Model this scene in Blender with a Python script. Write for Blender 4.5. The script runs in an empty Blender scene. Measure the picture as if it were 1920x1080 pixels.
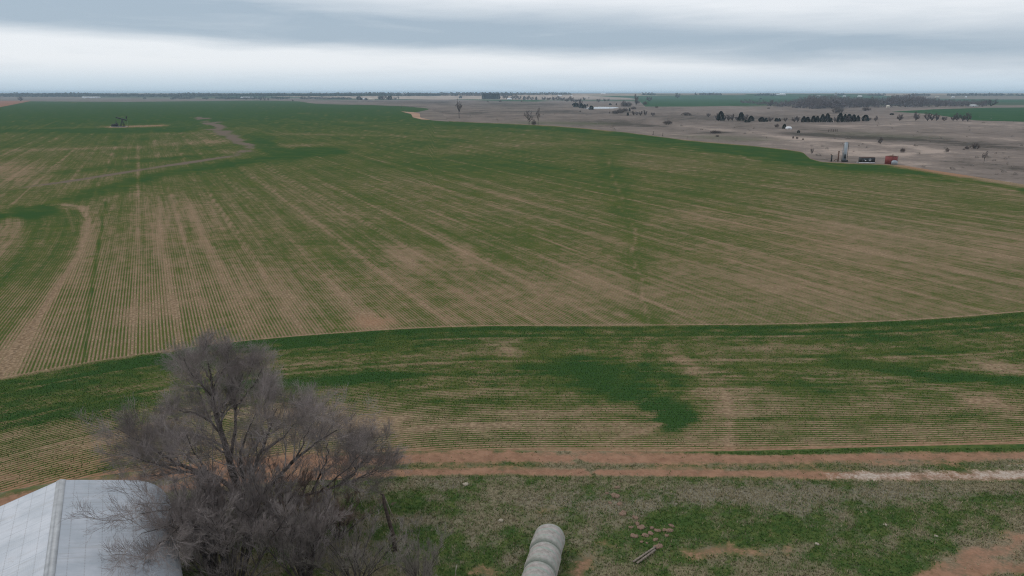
import bpy, math, random
import numpy as np

# ------------------------------------------------------------------ camera, sky, sun, exposure
SC = bpy.context.scene
COL = SC.collection
F, HY, H = 1371.0, 174.0, 22.0            # focal length in 1920-wide pixels, horizon row, camera height (m)
PITCH = math.atan((540 - HY) / F)
CP, SP = math.cos(PITCH), math.sin(PITCH)

cam = bpy.data.cameras.new("camera")
cam.sensor_width = 36.0
cam.lens = 36.0 * F / 1920.0
cam.clip_start = 0.5
cam.clip_end = 120000
camo = bpy.data.objects.new("camera", cam)
COL.objects.link(camo)
camo.location = (0, 0, H)
camo.rotation_euler = (math.pi / 2 - PITCH, 0, 0)
SC.camera = camo

SUN_EL, SUN_AZ = math.radians(48), math.radians(-60)
SUN_STRENGTH, SKY_STRENGTH = 0.8, 0.1

world = bpy.data.worlds.new("World")
SC.world = world
world.use_nodes = True


class NT:
    """small helper to write node trees"""
    def __init__(s, tree):
        s.t = tree
        s.n = tree.nodes
        s.l = tree.links

    def node(s, kind, **kw):
        n = s.n.new(kind)
        for k, v in kw.items():
            setattr(n, k, v)
        return n

    def put(s, sock, v):
        if isinstance(v, bpy.types.NodeSocket):
            s.l.new(v, sock)
        elif v is not None:
            if isinstance(v, (tuple, list)) and len(v) == 3 and sock.type == 'RGBA':
                v = (*v, 1)
            sock.default_value = v

    def math(s, op, a, b=None, c=None, clamp=False):
        n = s.node('ShaderNodeMath', operation=op, use_clamp=clamp)
        for i, v in enumerate((a, b, c)):
            s.put(n.inputs[i], v)
        return n.outputs[0]

    def mix(s, f, a, b):
        n = s.node('ShaderNodeMix', data_type='RGBA')
        s.put(n.inputs[0], f)
        s.put(n.inputs[6], a)
        s.put(n.inputs[7], b)
        return n.outputs[2]

    def smooth(s, v, lo, hi, a=0.0, b=1.0):
        n = s.node('ShaderNodeMapRange', interpolation_type='SMOOTHSTEP')
        s.put(n.inputs[0], v)
        for i, q in enumerate((lo, hi, a, b)):
            s.put(n.inputs[1 + i], q)
        return n.outputs[0]

    def noise(s, vec, scale, detail=3, rough=0.55, dist=0.0):
        n = s.node('ShaderNodeTexNoise')
        s.put(n.inputs['Vector'], vec)
        n.inputs['Scale'].default_value = scale
        n.inputs['Detail'].default_value = detail
        n.inputs['Roughness'].default_value = rough
        n.inputs['Distortion'].default_value = dist
        return n.outputs[0]

    def comb(s, x, y, z):
        n = s.node('ShaderNodeCombineXYZ')
        for i, v in enumerate((x, y, z)):
            s.put(n.inputs[i], v)
        return n.outputs[0]

    def sep(s, v):
        n = s.node('ShaderNodeSeparateXYZ')
        s.put(n.inputs[0], v)
        return n.outputs

    def attr(s, name):
        return s.node('ShaderNodeAttribute', attribute_name=name).outputs['Fac']


def make_sky():
    world.node_tree.nodes.clear()
    g = NT(world.node_tree)
    out = g.node('ShaderNodeOutputWorld')
    bg = g.node('ShaderNodeBackground')
    g.l.new(bg.outputs[0], out.inputs[0])
    sky = g.node('ShaderNodeTexSky', sky_type='NISHITA', sun_disc=False,
                 sun_elevation=SUN_EL, sun_rotation=SUN_AZ, altitude=300)
    d = g.node('ShaderNodeTexCoord').outputs['Generated']
    x, y, z = g.sep(d)
    el = g.math('MULTIPLY', g.math('ARCSINE', z), 57.2958)           # degrees above the horizon
    az = g.math('MULTIPLY', g.math('ARCTAN2', x, y), 57.2958)
    flat = g.comb(x, y, g.math('MULTIPLY', z, 7.0))
    n1 = g.noise(flat, 2.2, 4, 0.5)
    n2 = g.noise(g.comb(x, y, g.math('MULTIPLY', z, 9.0)), 2.8, 6, 0.55)
    n3 = g.noise(g.comb(x, y, g.math('MULTIPLY', z, 10.0)), 5.0, 6, 0.62, 0.4)
    w1 = g.math('MULTIPLY', g.math('SUBTRACT', n1, 0.5), 1.6)
    w2 = g.math('MULTIPLY', g.math('SUBTRACT', n2, 0.5), 1.3)
    # the long blue-grey stratus bank lying across the view, lower towards the east
    c = g.math('SUBTRACT', 3.75, g.math('MULTIPLY', az, 0.022))
    off = g.math('ADD', g.math('SUBTRACT', el, c), g.math('ADD', g.math('MULTIPLY', w1, 0.8), g.math('MULTIPLY', w2, 0.7)))
    lower = g.smooth(off, g.math('SUBTRACT', -1.35, g.math('MULTIPLY', g.math('MAXIMUM', g.math('ADD', az, 10.0), 0.0), 0.03)), 0.0)
    upper = g.smooth(g.math('ADD', off, g.math('MULTIPLY', az, 0.030)), 0.5, 3.6, 1.0, 0.0)
    bank = g.math('MULTIPLY', lower, upper)
    # other banks higher up, beyond the frame, from the same noise
    high = g.math('MULTIPLY', g.smooth(n1, 0.46, 0.66), g.smooth(el, 6.0, 11.0))
    grey = g.math('MAXIMUM', bank, g.math('MULTIPLY', high, 0.8))
    streak = g.math('MULTIPLY', g.math('SUBTRACT', n3, 0.5), 0.75)
    grey = g.math('ADD', grey, streak, clamp=True)
    # pale blue air low on the horizon
    low = g.smooth(el, 0.0, 2.3, 1.0, 0.0)
    white = (0.85, 0.885, 0.93)
    colr = g.mix(low, white, (0.55, 0.68, 0.80))
    colr = g.mix(g.math('MULTIPLY', grey, 0.92), colr, (0.355, 0.455, 0.56))
    ns = g.node('ShaderNodeMix', data_type='RGBA', blend_type='MULTIPLY')
    ns.inputs[0].default_value = 1.0
    g.l.new(sky.outputs[0], ns.inputs[6])
    ns.inputs[7].default_value = (SKY_STRENGTH, SKY_STRENGTH, SKY_STRENGTH, 1)
    fin = g.mix(0.94, ns.outputs[2], colr)
    g.l.new(fin, bg.inputs[0])
    bg.inputs[1].default_value = 1.0


make_sky()

sun = bpy.data.lights.new("sun", 'SUN')
sun.energy = SUN_STRENGTH
sun.angle = math.radians(25)
sun.color = (1.0, 0.95, 0.88)
suno = bpy.data.objects.new("sun", sun)
COL.objects.link(suno)
suno.rotation_euler = (math.pi / 2 - SUN_EL, 0, -SUN_AZ + math.pi)
suno.location = (0, 0, 60)

SC.view_settings.view_transform = 'Standard'
SC.view_settings.look = 'None'
SC.view_settings.gamma = 1.0
SC.view_settings.exposure = 0.0
SC.view_settings.use_curve_mapping = False
SC.cycles.use_denoising = True
SC.cycles.denoising_prefilter = 'NONE'
SC.cycles.filter_width = 1.1
SC.cycles.max_bounces = 6
SC.cycles.volume_bounces = 1
SC.cycles.transparent_max_bounces = 8

rng = np.random.default_rng(7)
random.seed(7)


# ------------------------------------------------------------------ geometry helpers
RISE_Y0, RISE_Y1, RISE_H = 3200.0, 3480.0, 17.0      # the plain climbs to a low tableland far out


def ground_at(px, py, z=0.0):
    """world point where the sight line through a photo pixel meets the land, or the height z if given (arrays welcome)"""
    px = np.asarray(px, float)
    py = np.asarray(py, float)
    x = (px - 960) / F
    y = (540 - py) / F
    dy = CP + y * SP
    dz = -SP + y * CP
    t = (z - H) / dz
    zz = np.zeros_like(t) + z
    if z == 0.0:
        k = RISE_H / (RISE_Y1 - RISE_Y0)
        ts = (H + RISE_Y0 * k) / (k * dy - dz)
        tp = (RISE_H - H) / np.minimum(dz, -1e-5)
        slope = dy * t > RISE_Y0
        top = slope & (dy * ts > RISE_Y1)
        t = np.where(top, tp, np.where(slope, ts, t))
        zz = np.where(top, RISE_H, np.where(slope, k * (dy * t - RISE_Y0), 0.0))
    return np.stack([x * t, dy * t, zz], -1)


def on_plane(px, py, Y):
    """world point on the sight line of a pixel at the distance Y"""
    x = (px - 960) / F
    y = (540 - py) / F
    t = Y / (CP + y * SP)
    return np.array([x * t, Y, H + (-SP + y * CP) * t])


def to_px(X, Y, Z=0.0):
    v2 = Z - H
    f = Y * CP - v2 * SP
    u = Y * SP + v2 * CP
    return 960 + F * X / f, 540 - F * u / f


def px_size(px, py):
    """metres per photo pixel for something standing on the ground at a pixel"""
    p = ground_at(px, py)
    return (p[1] * CP + (H - p[2]) * SP) / F


def tag(o, label=None, category=None, group=None, kind=None):
    if label:
        o['label'] = label
    if category:
        o['category'] = category
    if group:
        o['group'] = group
    if kind:
        o['kind'] = kind
    return o


def mesh_data(name, V, faces, attrs=None, smooth=False):
    """faces: list of integer arrays (n,3) / (n,4) / or lists of index lists"""
    me = bpy.data.meshes.new(name)
    V = np.asarray(V, np.float32)
    arrs = []
    for f in faces:
        if isinstance(f, np.ndarray):
            if len(f):
                arrs.append((f.astype(np.int32).ravel(), np.full(len(f), f.shape[1], np.int32)))
        else:
            for q in f:
                arrs.append((np.array(q, np.int32), np.array([len(q)], np.int32)))
    loops = np.concatenate([a[0] for a in arrs])
    tot = np.concatenate([a[1] for a in arrs])
    start = np.concatenate([[0], np.cumsum(tot)[:-1]]).astype(np.int32)
    me.vertices.add(len(V))
    me.vertices.foreach_set('co', V.ravel())
    me.loops.add(len(loops))
    me.loops.foreach_set('vertex_index', loops)
    me.polygons.add(len(tot))
    me.polygons.foreach_set('loop_start', start)
    me.polygons.foreach_set('loop_total', tot)
    if smooth:
        me.polygons.foreach_set('use_smooth', np.ones(len(tot), bool))
    me.update(calc_edges=True)
    for k, v in (attrs or {}).items():
        a = me.attributes.new(k, 'FLOAT', 'POINT')
        a.data.foreach_set('value', np.asarray(v, np.float32).ravel())
    return me


def add(name, me, mat=None, parent=None, loc=None, rot=None, scale=None):
    o = bpy.data.objects.new(name, me)
    COL.objects.link(o)
    if mat is not None and len(me.materials) == 0:
        me.materials.append(mat)
    if parent is not None:
        o.parent = parent
    if loc is not None:
        o.location = [float(q) for q in loc]
    if rot is not None:
        o.rotation_euler = rot
    if scale is not None:
        o.scale = scale
    return o


def empty(name, loc=(0, 0, 0), rz=0.0, scale=(1, 1, 1)):
    o = bpy.data.objects.new(name, None)
    COL.objects.link(o)
    o.empty_display_size = 0.3
    o.location = [float(q) for q in loc]
    o.rotation_euler = (0, 0, rz)
    o.scale = scale
    return o


class MB:
    """mesh collector"""
    def __init__(s):
        s.v = []
        s.f = []
        s.n = 0

    def addv(s, V, faces):
        V = np.asarray(V, float)
        s.v.append(V)
        for f in faces:
            s.f.append([int(i) + s.n for i in f])
        s.n += len(V)

    def box(s, c, size, rz=0.0, taper=1.0, tilt=None):
        x, y, z = [q / 2 for q in size]
        V = np.array([[-x, -y, -z], [x, -y, -z], [x, y, -z], [-x, y, -z],
                      [-x * taper, -y * taper, z], [x * taper, -y * taper, z], [x * taper, y * taper, z], [-x * taper, y * taper, z]])
        if tilt:
            ca, sa = math.cos(tilt), math.sin(tilt)
            V = V @ np.array([[ca, 0, -sa], [0, 1, 0], [sa, 0, ca]])
        ca, sa = math.cos(rz), math.sin(rz)
        V = V @ np.array([[ca, sa, 0], [-sa, ca, 0], [0, 0, 1]])
        s.addv(V + np.array(c), [(3, 2, 1, 0), (4, 5, 6, 7), (0, 1, 5, 4), (1, 2, 6, 5), (2, 3, 7, 6), (3, 0, 4, 7)])

    def bar(s, a, b, w, h=None):
        """box beam between two points"""
        s.tube([a, b], [w / 2, w / 2] if h is None else [w / 2, w / 2], 4)

    def tube(s, pts, rad, k=8, caps=True):
        pts = np.asarray(pts, float)
        n = len(pts)
        V = []
        tan = np.gradient(pts, axis=0) if n > 2 else np.repeat((pts[1] - pts[0])[None], 2, 0)
        ref = np.array([0.31, 0.2, 0.93]) if abs(tan[0][2]) < 0.8 * np.linalg.norm(tan[0]) else np.array([0.93, 0.31, 0.1])
        for i in range(n):
            t = tan[i] / np.linalg.norm(tan[i])
            u = np.cross(t, ref)
            u /= np.linalg.norm(u)
            w = np.cross(t, u)
            for j in range(k):
                a = 2 * math.pi * (j + 0.5) / k
                V.append(pts[i] + rad[i] * (u * math.cos(a) + w * math.sin(a)))
        fs = []
        for i in range(n - 1):
            for j in range(k):
                a, b = i * k + j, i * k + (j + 1) % k
                fs.append((a, b, b + k, a + k))
        if caps:
            fs.append(tuple(range(k - 1, -1, -1)))
            fs.append(tuple((n - 1) * k + j for j in range(k)))
        s.addv(V, fs)

    def build(s, name, mat, parent=None, smooth=False, **kw):
        me = mesh_data(name, np.concatenate(s.v), [s.f], smooth=smooth)
        return add(name, me, mat, parent, **kw)


# numpy value noise
def _hash(ix, iy, seed):
    h = (ix.astype(np.int64) * 374761393 + iy.astype(np.int64) * 668265263 + seed * 1442695041) & 0x7fffffff
    h = ((h ^ (h >> 13)) * 1274126177) & 0x7fffffff
    h = ((h ^ (h >> 16)) * 69069 + 12345) & 0x7fffffff
    return (h ^ (h >> 11)) % 100003 / 100003.0


def vnoise(x, y, seed=0):
    ix, iy = np.floor(x), np.floor(y)
    fx, fy = x - ix, y - iy
    fx, fy = fx * fx * (3 - 2 * fx), fy * fy * (3 - 2 * fy)
    a, b = _hash(ix, iy, seed), _hash(ix + 1, iy, seed)
    c, d = _hash(ix, iy + 1, seed), _hash(ix + 1, iy + 1, seed)
    return (a + (b - a) * fx) * (1 - fy) + (c + (d - c) * fx) * fy


def fbm(x, y, seed=0, octaves=4):
    v, amp, tot = 0, 1.0, 0
    for o in range(octaves):
        v = v + amp * vnoise(x * 2 ** o + 17.3 * o, y * 2 ** o + 5.1 * o, seed + o)
        tot += amp
        amp *= 0.55
    return v / tot


def sstep(x, lo, hi):
    t = np.clip((x - lo) / (hi - lo), 0, 1)
    return t * t * (3 - 2 * t)


def spline(pts):
    """natural cubic spline through (x, y) points"""
    p = np.array(pts, float)
    x, y = p[:, 0], p[:, 1]
    n = len(x)
    h = np.diff(x)
    A = np.eye(n)
    r = np.zeros(n)
    for i in range(1, n - 1):
        A[i, i - 1], A[i, i], A[i, i + 1] = h[i - 1], 2 * (h[i - 1] + h[i]), h[i]
        r[i] = 6 * ((y[i + 1] - y[i]) / h[i] - (y[i] - y[i - 1]) / h[i - 1])
    m = np.linalg.solve(A, r)

    def f(q):
        q = np.asarray(q, float)
        i = np.clip(np.searchsorted(x, q) - 1, 0, n - 2)
        a, b = x[i + 1] - q, q - x[i]
        return (m[i] * a ** 3 + m[i + 1] * b ** 3) / (6 * h[i]) + (y[i] / h[i] - m[i] * h[i] / 6) * a + (y[i + 1] / h[i] - m[i + 1] * h[i] / 6) * b
    return f


def linear(pts):
    p = np.array(pts, float)
    return lambda q: np.interp(q, p[:, 0], p[:, 1])


def seg_dist(X, Y, pts):
    """distance from points to a polyline"""
    best = np.full(np.shape(X), 1e9)
    for (ax, ay), (bx, by) in zip(pts[:-1], pts[1:]):
        dx, dy = bx - ax, by - ay
        t = np.clip(((X - ax) * dx + (Y - ay) * dy) / (dx * dx + dy * dy + 1e-12), 0, 1)
        best = np.minimum(best, np.hypot(X - ax - t * dx, Y - ay - t * dy))
    return best


def mark(U, V, pts, wx, wy, soft=1.0):
    """1 on a mark traced on the ground (points in photo pixels), fading out over its width"""
    if len(pts) == 1:
        d = np.hypot((U - pts[0][0]) / wx, (V - pts[0][1]) / wy)
    else:
        d = seg_dist(U / wx, V / wy, [(a / wx, b / wy) for a, b in pts])
    return np.exp(-(d ** 2) * soft)


def sheet(top, bottom, x0, x1, nx, ny):
    xs = np.linspace(x0, x1, nx + 1)
    T, B = top(xs), bottom(xs)
    t = np.linspace(0, 1, ny + 1)[:, None]
    V = T[None] + (B - T)[None] * t
    U = np.repeat(xs[None], ny + 1, 0)
    P = ground_at(U, V)
    idx = np.arange((nx + 1) * (ny + 1)).reshape(ny + 1, nx + 1)
    Q = np.stack([idx[1:, :-1], idx[1:, 1:], idx[:-1, 1:], idx[:-1, :-1]], -1).reshape(-1, 4)
    return U, V, P, Q


def add_sheet(name, P, Q, z, mat, attrs):
    P = P.reshape(-1, 3).copy()
    P[:, 2] += z
    o = add(name, mesh_data(name, P, [Q], attrs), mat)
    return tag(o, kind='structure')


# ------------------------------------------------------------------ materials
def material(name):
    m = bpy.data.materials.new(name)
    m.use_nodes = True
    g = NT(m.node_tree)
    b = g.n['Principled BSDF']
    return m, g, b


def plain(name, col, rough=0.8, vary=0.25, scale=3.0, metallic=0.0, bump=0.0, dark=None, spec=0.3):
    m, g, b = material(name)
    pos = g.node('ShaderNodeTexCoord').outputs['Object']
    n = g.noise(pos, scale, 5, 0.6)
    d = dark or tuple(c * (1 - vary) for c in col)
    l = tuple(min(1, c * (1 + vary)) for c in col)
    g.put(b.inputs['Base Color'], g.mix(g.smooth(n, 0.3, 0.7), d, l))
    b.inputs['Roughness'].default_value = rough
    b.inputs['Metallic'].default_value = metallic
    b.inputs['Specular IOR Level'].default_value = spec
    if bump:
        bp = g.node('ShaderNodeBump')
        bp.inputs['Strength'].default_value = bump
        bp.inputs['Distance'].default_value = 0.05
        g.put(bp.inputs['Height'], n)
        g.put(b.inputs['Normal'], bp.outputs[0])
    return m


SOIL_TAN = (0.33, 0.235, 0.155)
SOIL_RED = (0.31, 0.165, 0.10)
GREEN = (0.068, 0.091, 0.025)
GREEN_DEEP = (0.034, 0.075, 0.022)
GREEN_YEL = (0.10, 0.11, 0.030)


def wheat_material():
    m, g, b = material("winter_wheat")
    pos = g.node('ShaderNodeNewGeometry').outputs['Position']
    veg, row, ramp, red = g.attr('veg'), g.attr('row'), g.attr('rowamp'), g.attr('red')
    fine = g.noise(pos, 3.2, 3, 0.6)
    mid = g.noise(pos, 0.55, 4, 0.6)
    s = g.math('SINE', g.math('ADD', g.math('MULTIPLY', row, 2 * math.pi / 0.30), g.math('MULTIPLY', mid, 0.8)))
    # coarse pass-to-pass streaks, thin along the row and long with it
    al = g.attr('along')
    st = g.noise(g.comb(row, al, 0.0), 1.3, 3, 0.6)
    st2 = g.noise(g.comb(g.math('MULTIPLY', row, 0.42), g.math('MULTIPLY', al, 0.16), 3.0), 1.0, 4, 0.7)
    st3 = g.noise(g.comb(g.math('MULTIPLY', row, 2.3), g.math('MULTIPLY', al, 0.35), 7.0), 1.0, 2, 0.6)
    clump = g.noise(pos, 0.16, 5, 0.72)
    v = g.math('ADD', veg, g.math('MULTIPLY', g.math('MULTIPLY', s, ramp), 0.30))
    for q, k in ((fine, 1.45), (mid, 0.8), (clump, 0.45), (st, 0.5), (st2, 0.62), (st3, 0.5)):
        v = g.math('ADD', v, g.math('MULTIPLY', g.math('SUBTRACT', q, 0.5), k))
    gm = g.smooth(v, 0.16, 0.84)
    deep = g.smooth(g.math('ADD', veg, g.math('MULTIPLY', g.math('SUBTRACT', mid, 0.5), 0.5)), 0.68, 1.1)
    gr = g.mix(deep, GREEN, GREEN_DEEP)
    gr = g.mix(g.math('MULTIPLY', g.smooth(g.noise(pos, 0.13, 4, 0.6), 0.45, 0.75), 0.55), gr, GREEN_YEL)
    straw = g.mix(g.smooth(fine, 0.35, 0.7), (0.165, 0.122, 0.076), (0.335, 0.246, 0.160))
    so = g.mix(red, straw, SOIL_RED)
    c = g.mix(gm, so, gr)
    c = g.mix(g.smooth(g.math('ADD', g.attr('dull'), g.math('MULTIPLY', g.math('SUBTRACT', mid, 0.5), 0.9)), 0.3, 0.7), c, g.mix(fine, (0.10, 0.078, 0.060), (0.20, 0.158, 0.125)))
    g.put(b.inputs['Base Color'], c)
    b.inputs['Roughness'].default_value = 0.95
    b.inputs['Specular IOR Level'].default_value = 0.0
    bp = g.node('ShaderNodeBump')
    bp.inputs['Strength'].default_value = 0.5
    bp.inputs['Distance'].default_value = 0.08
    g.put(bp.inputs['Height'], v)
    g.put(b.inputs['Normal'], bp.outputs[0])
    return m


def yard_material():
    m, g, b = material("yard_ground")
    pos = g.node('ShaderNodeNewGeometry').outputs['Position']
    green, dirt, pale, grey = g.attr('green'), g.attr('dirt'), g.attr('pale'), g.attr('grey')
    fine = g.noise(pos, 7.0, 5, 0.7)
    mid = g.noise(pos, 1.3, 5, 0.65)
    f = g.math('ADD', g.math('MULTIPLY', g.math('SUBTRACT', fine, 0.5), 0.9), g.math('MULTIPLY', g.math('SUBTRACT', mid, 0.5), 1.0))
    gm = g.smooth(g.math('ADD', green, f), 0.2, 0.8)
    dm = g.math('MULTIPLY', g.smooth(g.math('ADD', dirt, g.math('MULTIPLY', f, 1.5)), 0.05, 1.0), 0.92)
    pm = g.math('MULTIPLY', g.smooth(g.math('ADD', pale, g.math('MULTIPLY', f, 1.3)), 0.1, 0.8), 0.9)
    gr = g.mix(g.smooth(mid, 0.35, 0.65), (0.045, 0.085, 0.024), (0.095, 0.120, 0.038))
    dry = g.mix(g.smooth(fine, 0.3, 0.7), (0.135, 0.118, 0.068), (0.275, 0.230, 0.145))
    dry = g.mix(grey, dry, g.mix(g.smooth(fine, 0.3, 0.7), (0.125, 0.115, 0.08), (0.25, 0.222, 0.165)))
    red = g.mix(g.smooth(mid, 0.3, 0.7), (0.225, 0.120, 0.078), (0.325, 0.182, 0.120))
    red = g.mix(g.math('MULTIPLY', g.smooth(fine, 0.45, 0.8), 0.4), red, (0.40, 0.27, 0.19))
    wh = g.mix(g.smooth(fine, 0.3, 0.7), (0.33, 0.26, 0.21), (0.52, 0.45, 0.385))
    c = g.mix(gm, dry, gr)
    c = g.mix(dm, c, red)
    c = g.mix(pm, c, wh)
    g.put(b.inputs['Base Color'], c)
    b.inputs['Roughness'].default_value = 0.95
    b.inputs['Specular IOR Level'].default_value = 0.0
    bp = g.node('ShaderNodeBump')
    bp.inputs['Strength'].default_value = 0.7
    bp.inputs['Distance'].default_value = 0.06
    g.put(bp.inputs['Height'], f)
    g.put(b.inputs['Normal'], bp.outputs[0])
    return m


def pasture_material():
    m, g, b = material("winter_pasture")
    pos = g.node('ShaderNodeNewGeometry').outputs['Position']
    tone, green = g.attr('tone'), g.attr('green')
    fine = g.noise(pos, 0.12, 7, 0.72)
    f2 = g.noise(pos, 0.9, 3, 0.6)
    t = g.math('ADD', tone, g.math('MULTIPLY', g.math('SUBTRACT', fine, 0.5), 1.3))
    t = g.math('ADD', t, g.math('MULTIPLY', g.math('SUBTRACT', f2, 0.5), 0.5))
    c = g.mix(g.smooth(t, 0.0, 0.5), (0.080, 0.070, 0.060), (0.195, 0.161, 0.140))
    c = g.mix(g.smooth(t, 0.5, 1.0), c, (0.36, 0.29, 0.245))
    c = g.mix(green, c, (0.06, 0.085, 0.035))
    g.put(b.inputs['Base Color'], c)
    b.inputs['Roughness'].default_value = 1.0
    b.inputs['Specular IOR Level'].default_value = 0.0
    return m


def plains_material():
    m, g, b = material("open_plains")
    pos = g.node('ShaderNodeNewGeometry').outputs['Position']
    x, y, z = g.sep(pos)
    v = g.node('ShaderNodeTexVoronoi', feature='F1', distance='CHEBYCHEV')
    g.put(v.inputs['Vector'], g.comb(x, y, 0.0))
    v.inputs['Scale'].default_value = 1 / 900.0
    v.inputs['Randomness'].default_value = 0.6
    r, gg, bb = g.sep(v.outputs['Color'])
    c = g.mix(g.smooth(r, 0.35, 0.45), (0.045, 0.085, 0.04), (0.20, 0.165, 0.135))
    c = g.mix(g.smooth(gg, 0.6, 0.7), c, (0.34, 0.27, 0.22))
    n = g.noise(pos, 0.01, 5, 0.6)
    c = g.mix(g.math('MULTIPLY', g.smooth(n, 0.4, 0.7), 0.5), c, (0.13, 0.12, 0.10))
    g.put(b.inputs['Base Color'], c)
    b.inputs['Roughness'].default_value = 1.0
    b.inputs['Specular IOR Level'].default_value = 0.0
    return m


def field_material(name, c1, c2, scale=0.02):
    m, g, b = material(name)
    pos = g.node('ShaderNodeNewGeometry').outputs['Position']
    n = g.noise(pos, scale, 6, 0.65)
    n2 = g.noise(pos, 0.3, 3, 0.6)
    t = g.smooth(g.math('ADD', n, g.math('MULTIPLY', g.math('SUBTRACT', n2, 0.5), 0.4)), 0.3, 0.7)
    g.put(b.inputs['Base Color'], g.mix(t, c1, c2))
    b.inputs['Roughness'].default_value = 1.0
    b.inputs['Specular IOR Level'].default_value = 0.0
    return m


def attr_material(name, ramp, attr, rough=0.9):
    """colour from a 0..1 point attribute through three colours"""
    m, g, b = material(name)
    a = g.attr(attr)
    c = g.mix(g.smooth(a, 0.0, 0.5), ramp[0], ramp[1])
    c = g.mix(g.smooth(a, 0.5, 1.0), c, ramp[2])
    g.put(b.inputs['Base Color'], c)
    b.inputs['Roughness'].default_value = rough
    b.inputs['Specular IOR Level'].default_value = 0.0
    return m


M = {}
M['wheat'] = wheat_material()
M['yard'] = yard_material()
M['pasture'] = pasture_material()
M['plains'] = plains_material()
M['bark'] = plain("grey_bark", (0.10, 0.085, 0.078), 0.9, 0.5, 6.0, bump=0.4, spec=0.0)
M['branch'] = plain("pale_branch_bark", (0.27, 0.24, 0.225), 0.9, 0.5, 0.8, spec=0.0)
M['twig'] = plain("grey_twigs", (0.28, 0.24, 0.225), 0.9, 0.45, 0.7, spec=0.0)
M['twig_red'] = plain("reddish_twigs", (0.25, 0.18, 0.15), 0.9, 0.4, 0.9, spec=0.0)
M['twig_pale'] = plain("pale_twigs", (0.28, 0.245, 0.215), 0.9, 0.4, 0.9, spec=0.0)
M['far_twig'] = plain("far_grey_twigs", (0.17, 0.145, 0.145), 0.9, 0.3, 0.5, spec=0.0)
M['bush_twig'] = plain("pale_brush_twigs", (0.20, 0.165, 0.15), 0.9, 0.3, 0.5, spec=0.0)
M['far_bark'] = plain("far_bark", (0.06, 0.05, 0.046), 0.9, 0.3, 1.0, spec=0.0)
M['cedar'] = plain("dark_cedar_foliage", (0.022, 0.034, 0.024), 0.9, 0.4, 1.5, spec=0.0)
M['tuft'] = attr_material("grass_blades", ((0.066, 0.125, 0.032), (0.135, 0.155, 0.054), (0.32, 0.27, 0.175)), 'tc')
M['blade'] = attr_material("wheat_blades", ((0.048, 0.100, 0.026), (0.085, 0.125, 0.034), (0.15, 0.155, 0.055)), 'tc')

# ------------------------------------------------------------------ ground, fields, track, yard
BIG = 24000.0
gnd = add('ground', mesh_data('ground', [(-BIG, -BIG, 0), (BIG, -BIG, 0), (BIG, BIG, 0), (-BIG, BIG, 0)], [np.array([[0, 1, 2, 3]])]), M['plains'])
tag(gnd, kind='structure')
rise = add('rise', mesh_data('rise', [(-BIG, RISE_Y0, 0.004), (BIG, RISE_Y0, 0.004), (BIG, RISE_Y1, RISE_H), (-BIG, RISE_Y1, RISE_H), (BIG, BIG, RISE_H), (-BIG, BIG, RISE_H)], [np.array([[0, 1, 2, 3], [3, 2, 4, 5]])]), M['plains'])
tag(rise, kind='structure')

edge_pts = [(-700, 880), (-400, 806), (-200, 757), (0, 712), (170, 680), (340, 655), (480, 638), (600, 628), (760, 617.5), (900, 612.5),
            (1100, 611.5), (1300, 610.5), (1450, 609), (1600, 605.5), (1700, 601.5), (1800, 595), (1920, 585), (2100, 568), (2400, 535), (2700, 500)]
edge = spline(edge_pts)
far_pts = [(-700, 232), (-300, 222), (0, 201), (55, 190), (240, 191), (480, 188.5), (560, 190), (590, 194.5), (640, 196), (700, 197), (760, 199.5),
           (800, 203), (806, 205), (812, 224), (840, 227), (900, 230), (960, 232), (1040, 236), (1100, 241), (1180, 249), (1280, 262), (1400, 272.5),
           (1480, 281), (1505, 285), (1518, 297), (1540, 303.5), (1600, 306.5), (1690, 309.5), (1740, 318), (1800, 327), (1920, 346), (2200, 392), (2700, 470)]
far_edge = linear(far_pts)
track_pts = [(-700, 1130), (-400, 1035), (0, 925), (300, 880), (500, 860), (700, 849), (960, 846), (1300, 848), (1500, 844), (1700, 838), (1920, 834), (2300, 828), (2700, 822)]
track_top = spline(track_pts)
yard_pts = [(-700, 1230), (-400, 1110), (0, 985), (300, 928), (500, 908), (700, 899), (960, 896), (1300, 900), (1500, 904), (1700, 908), (1920, 906), (2300, 900), (2700, 896)]
yard_top = spline(yard_pts)

ROW_AZ = math.radians(-26.2)
AX, AY = math.cos(ROW_AZ), -math.sin(ROW_AZ)          # across the rows
LX, LY = math.sin(ROW_AZ), math.cos(ROW_AZ)           # along the rows

turn_px = [(120, 384), (150, 388), (163, 412), (160, 440), (145, 478), (118, 522), (85, 572), (50, 625), (10, 690), (-40, 770)]
turn_w = [tuple(q[:2]) for q in ground_at([p[0] for p in turn_px], [p[1] for p in turn_px])]


def warp(U, V, X, Y, f, au, av, seed):
    return U + au * (fbm(X * f, Y * f, seed, 4) - 0.5), V + av * (fbm(X * f, Y * f, seed + 9, 4) - 0.5)


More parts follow.
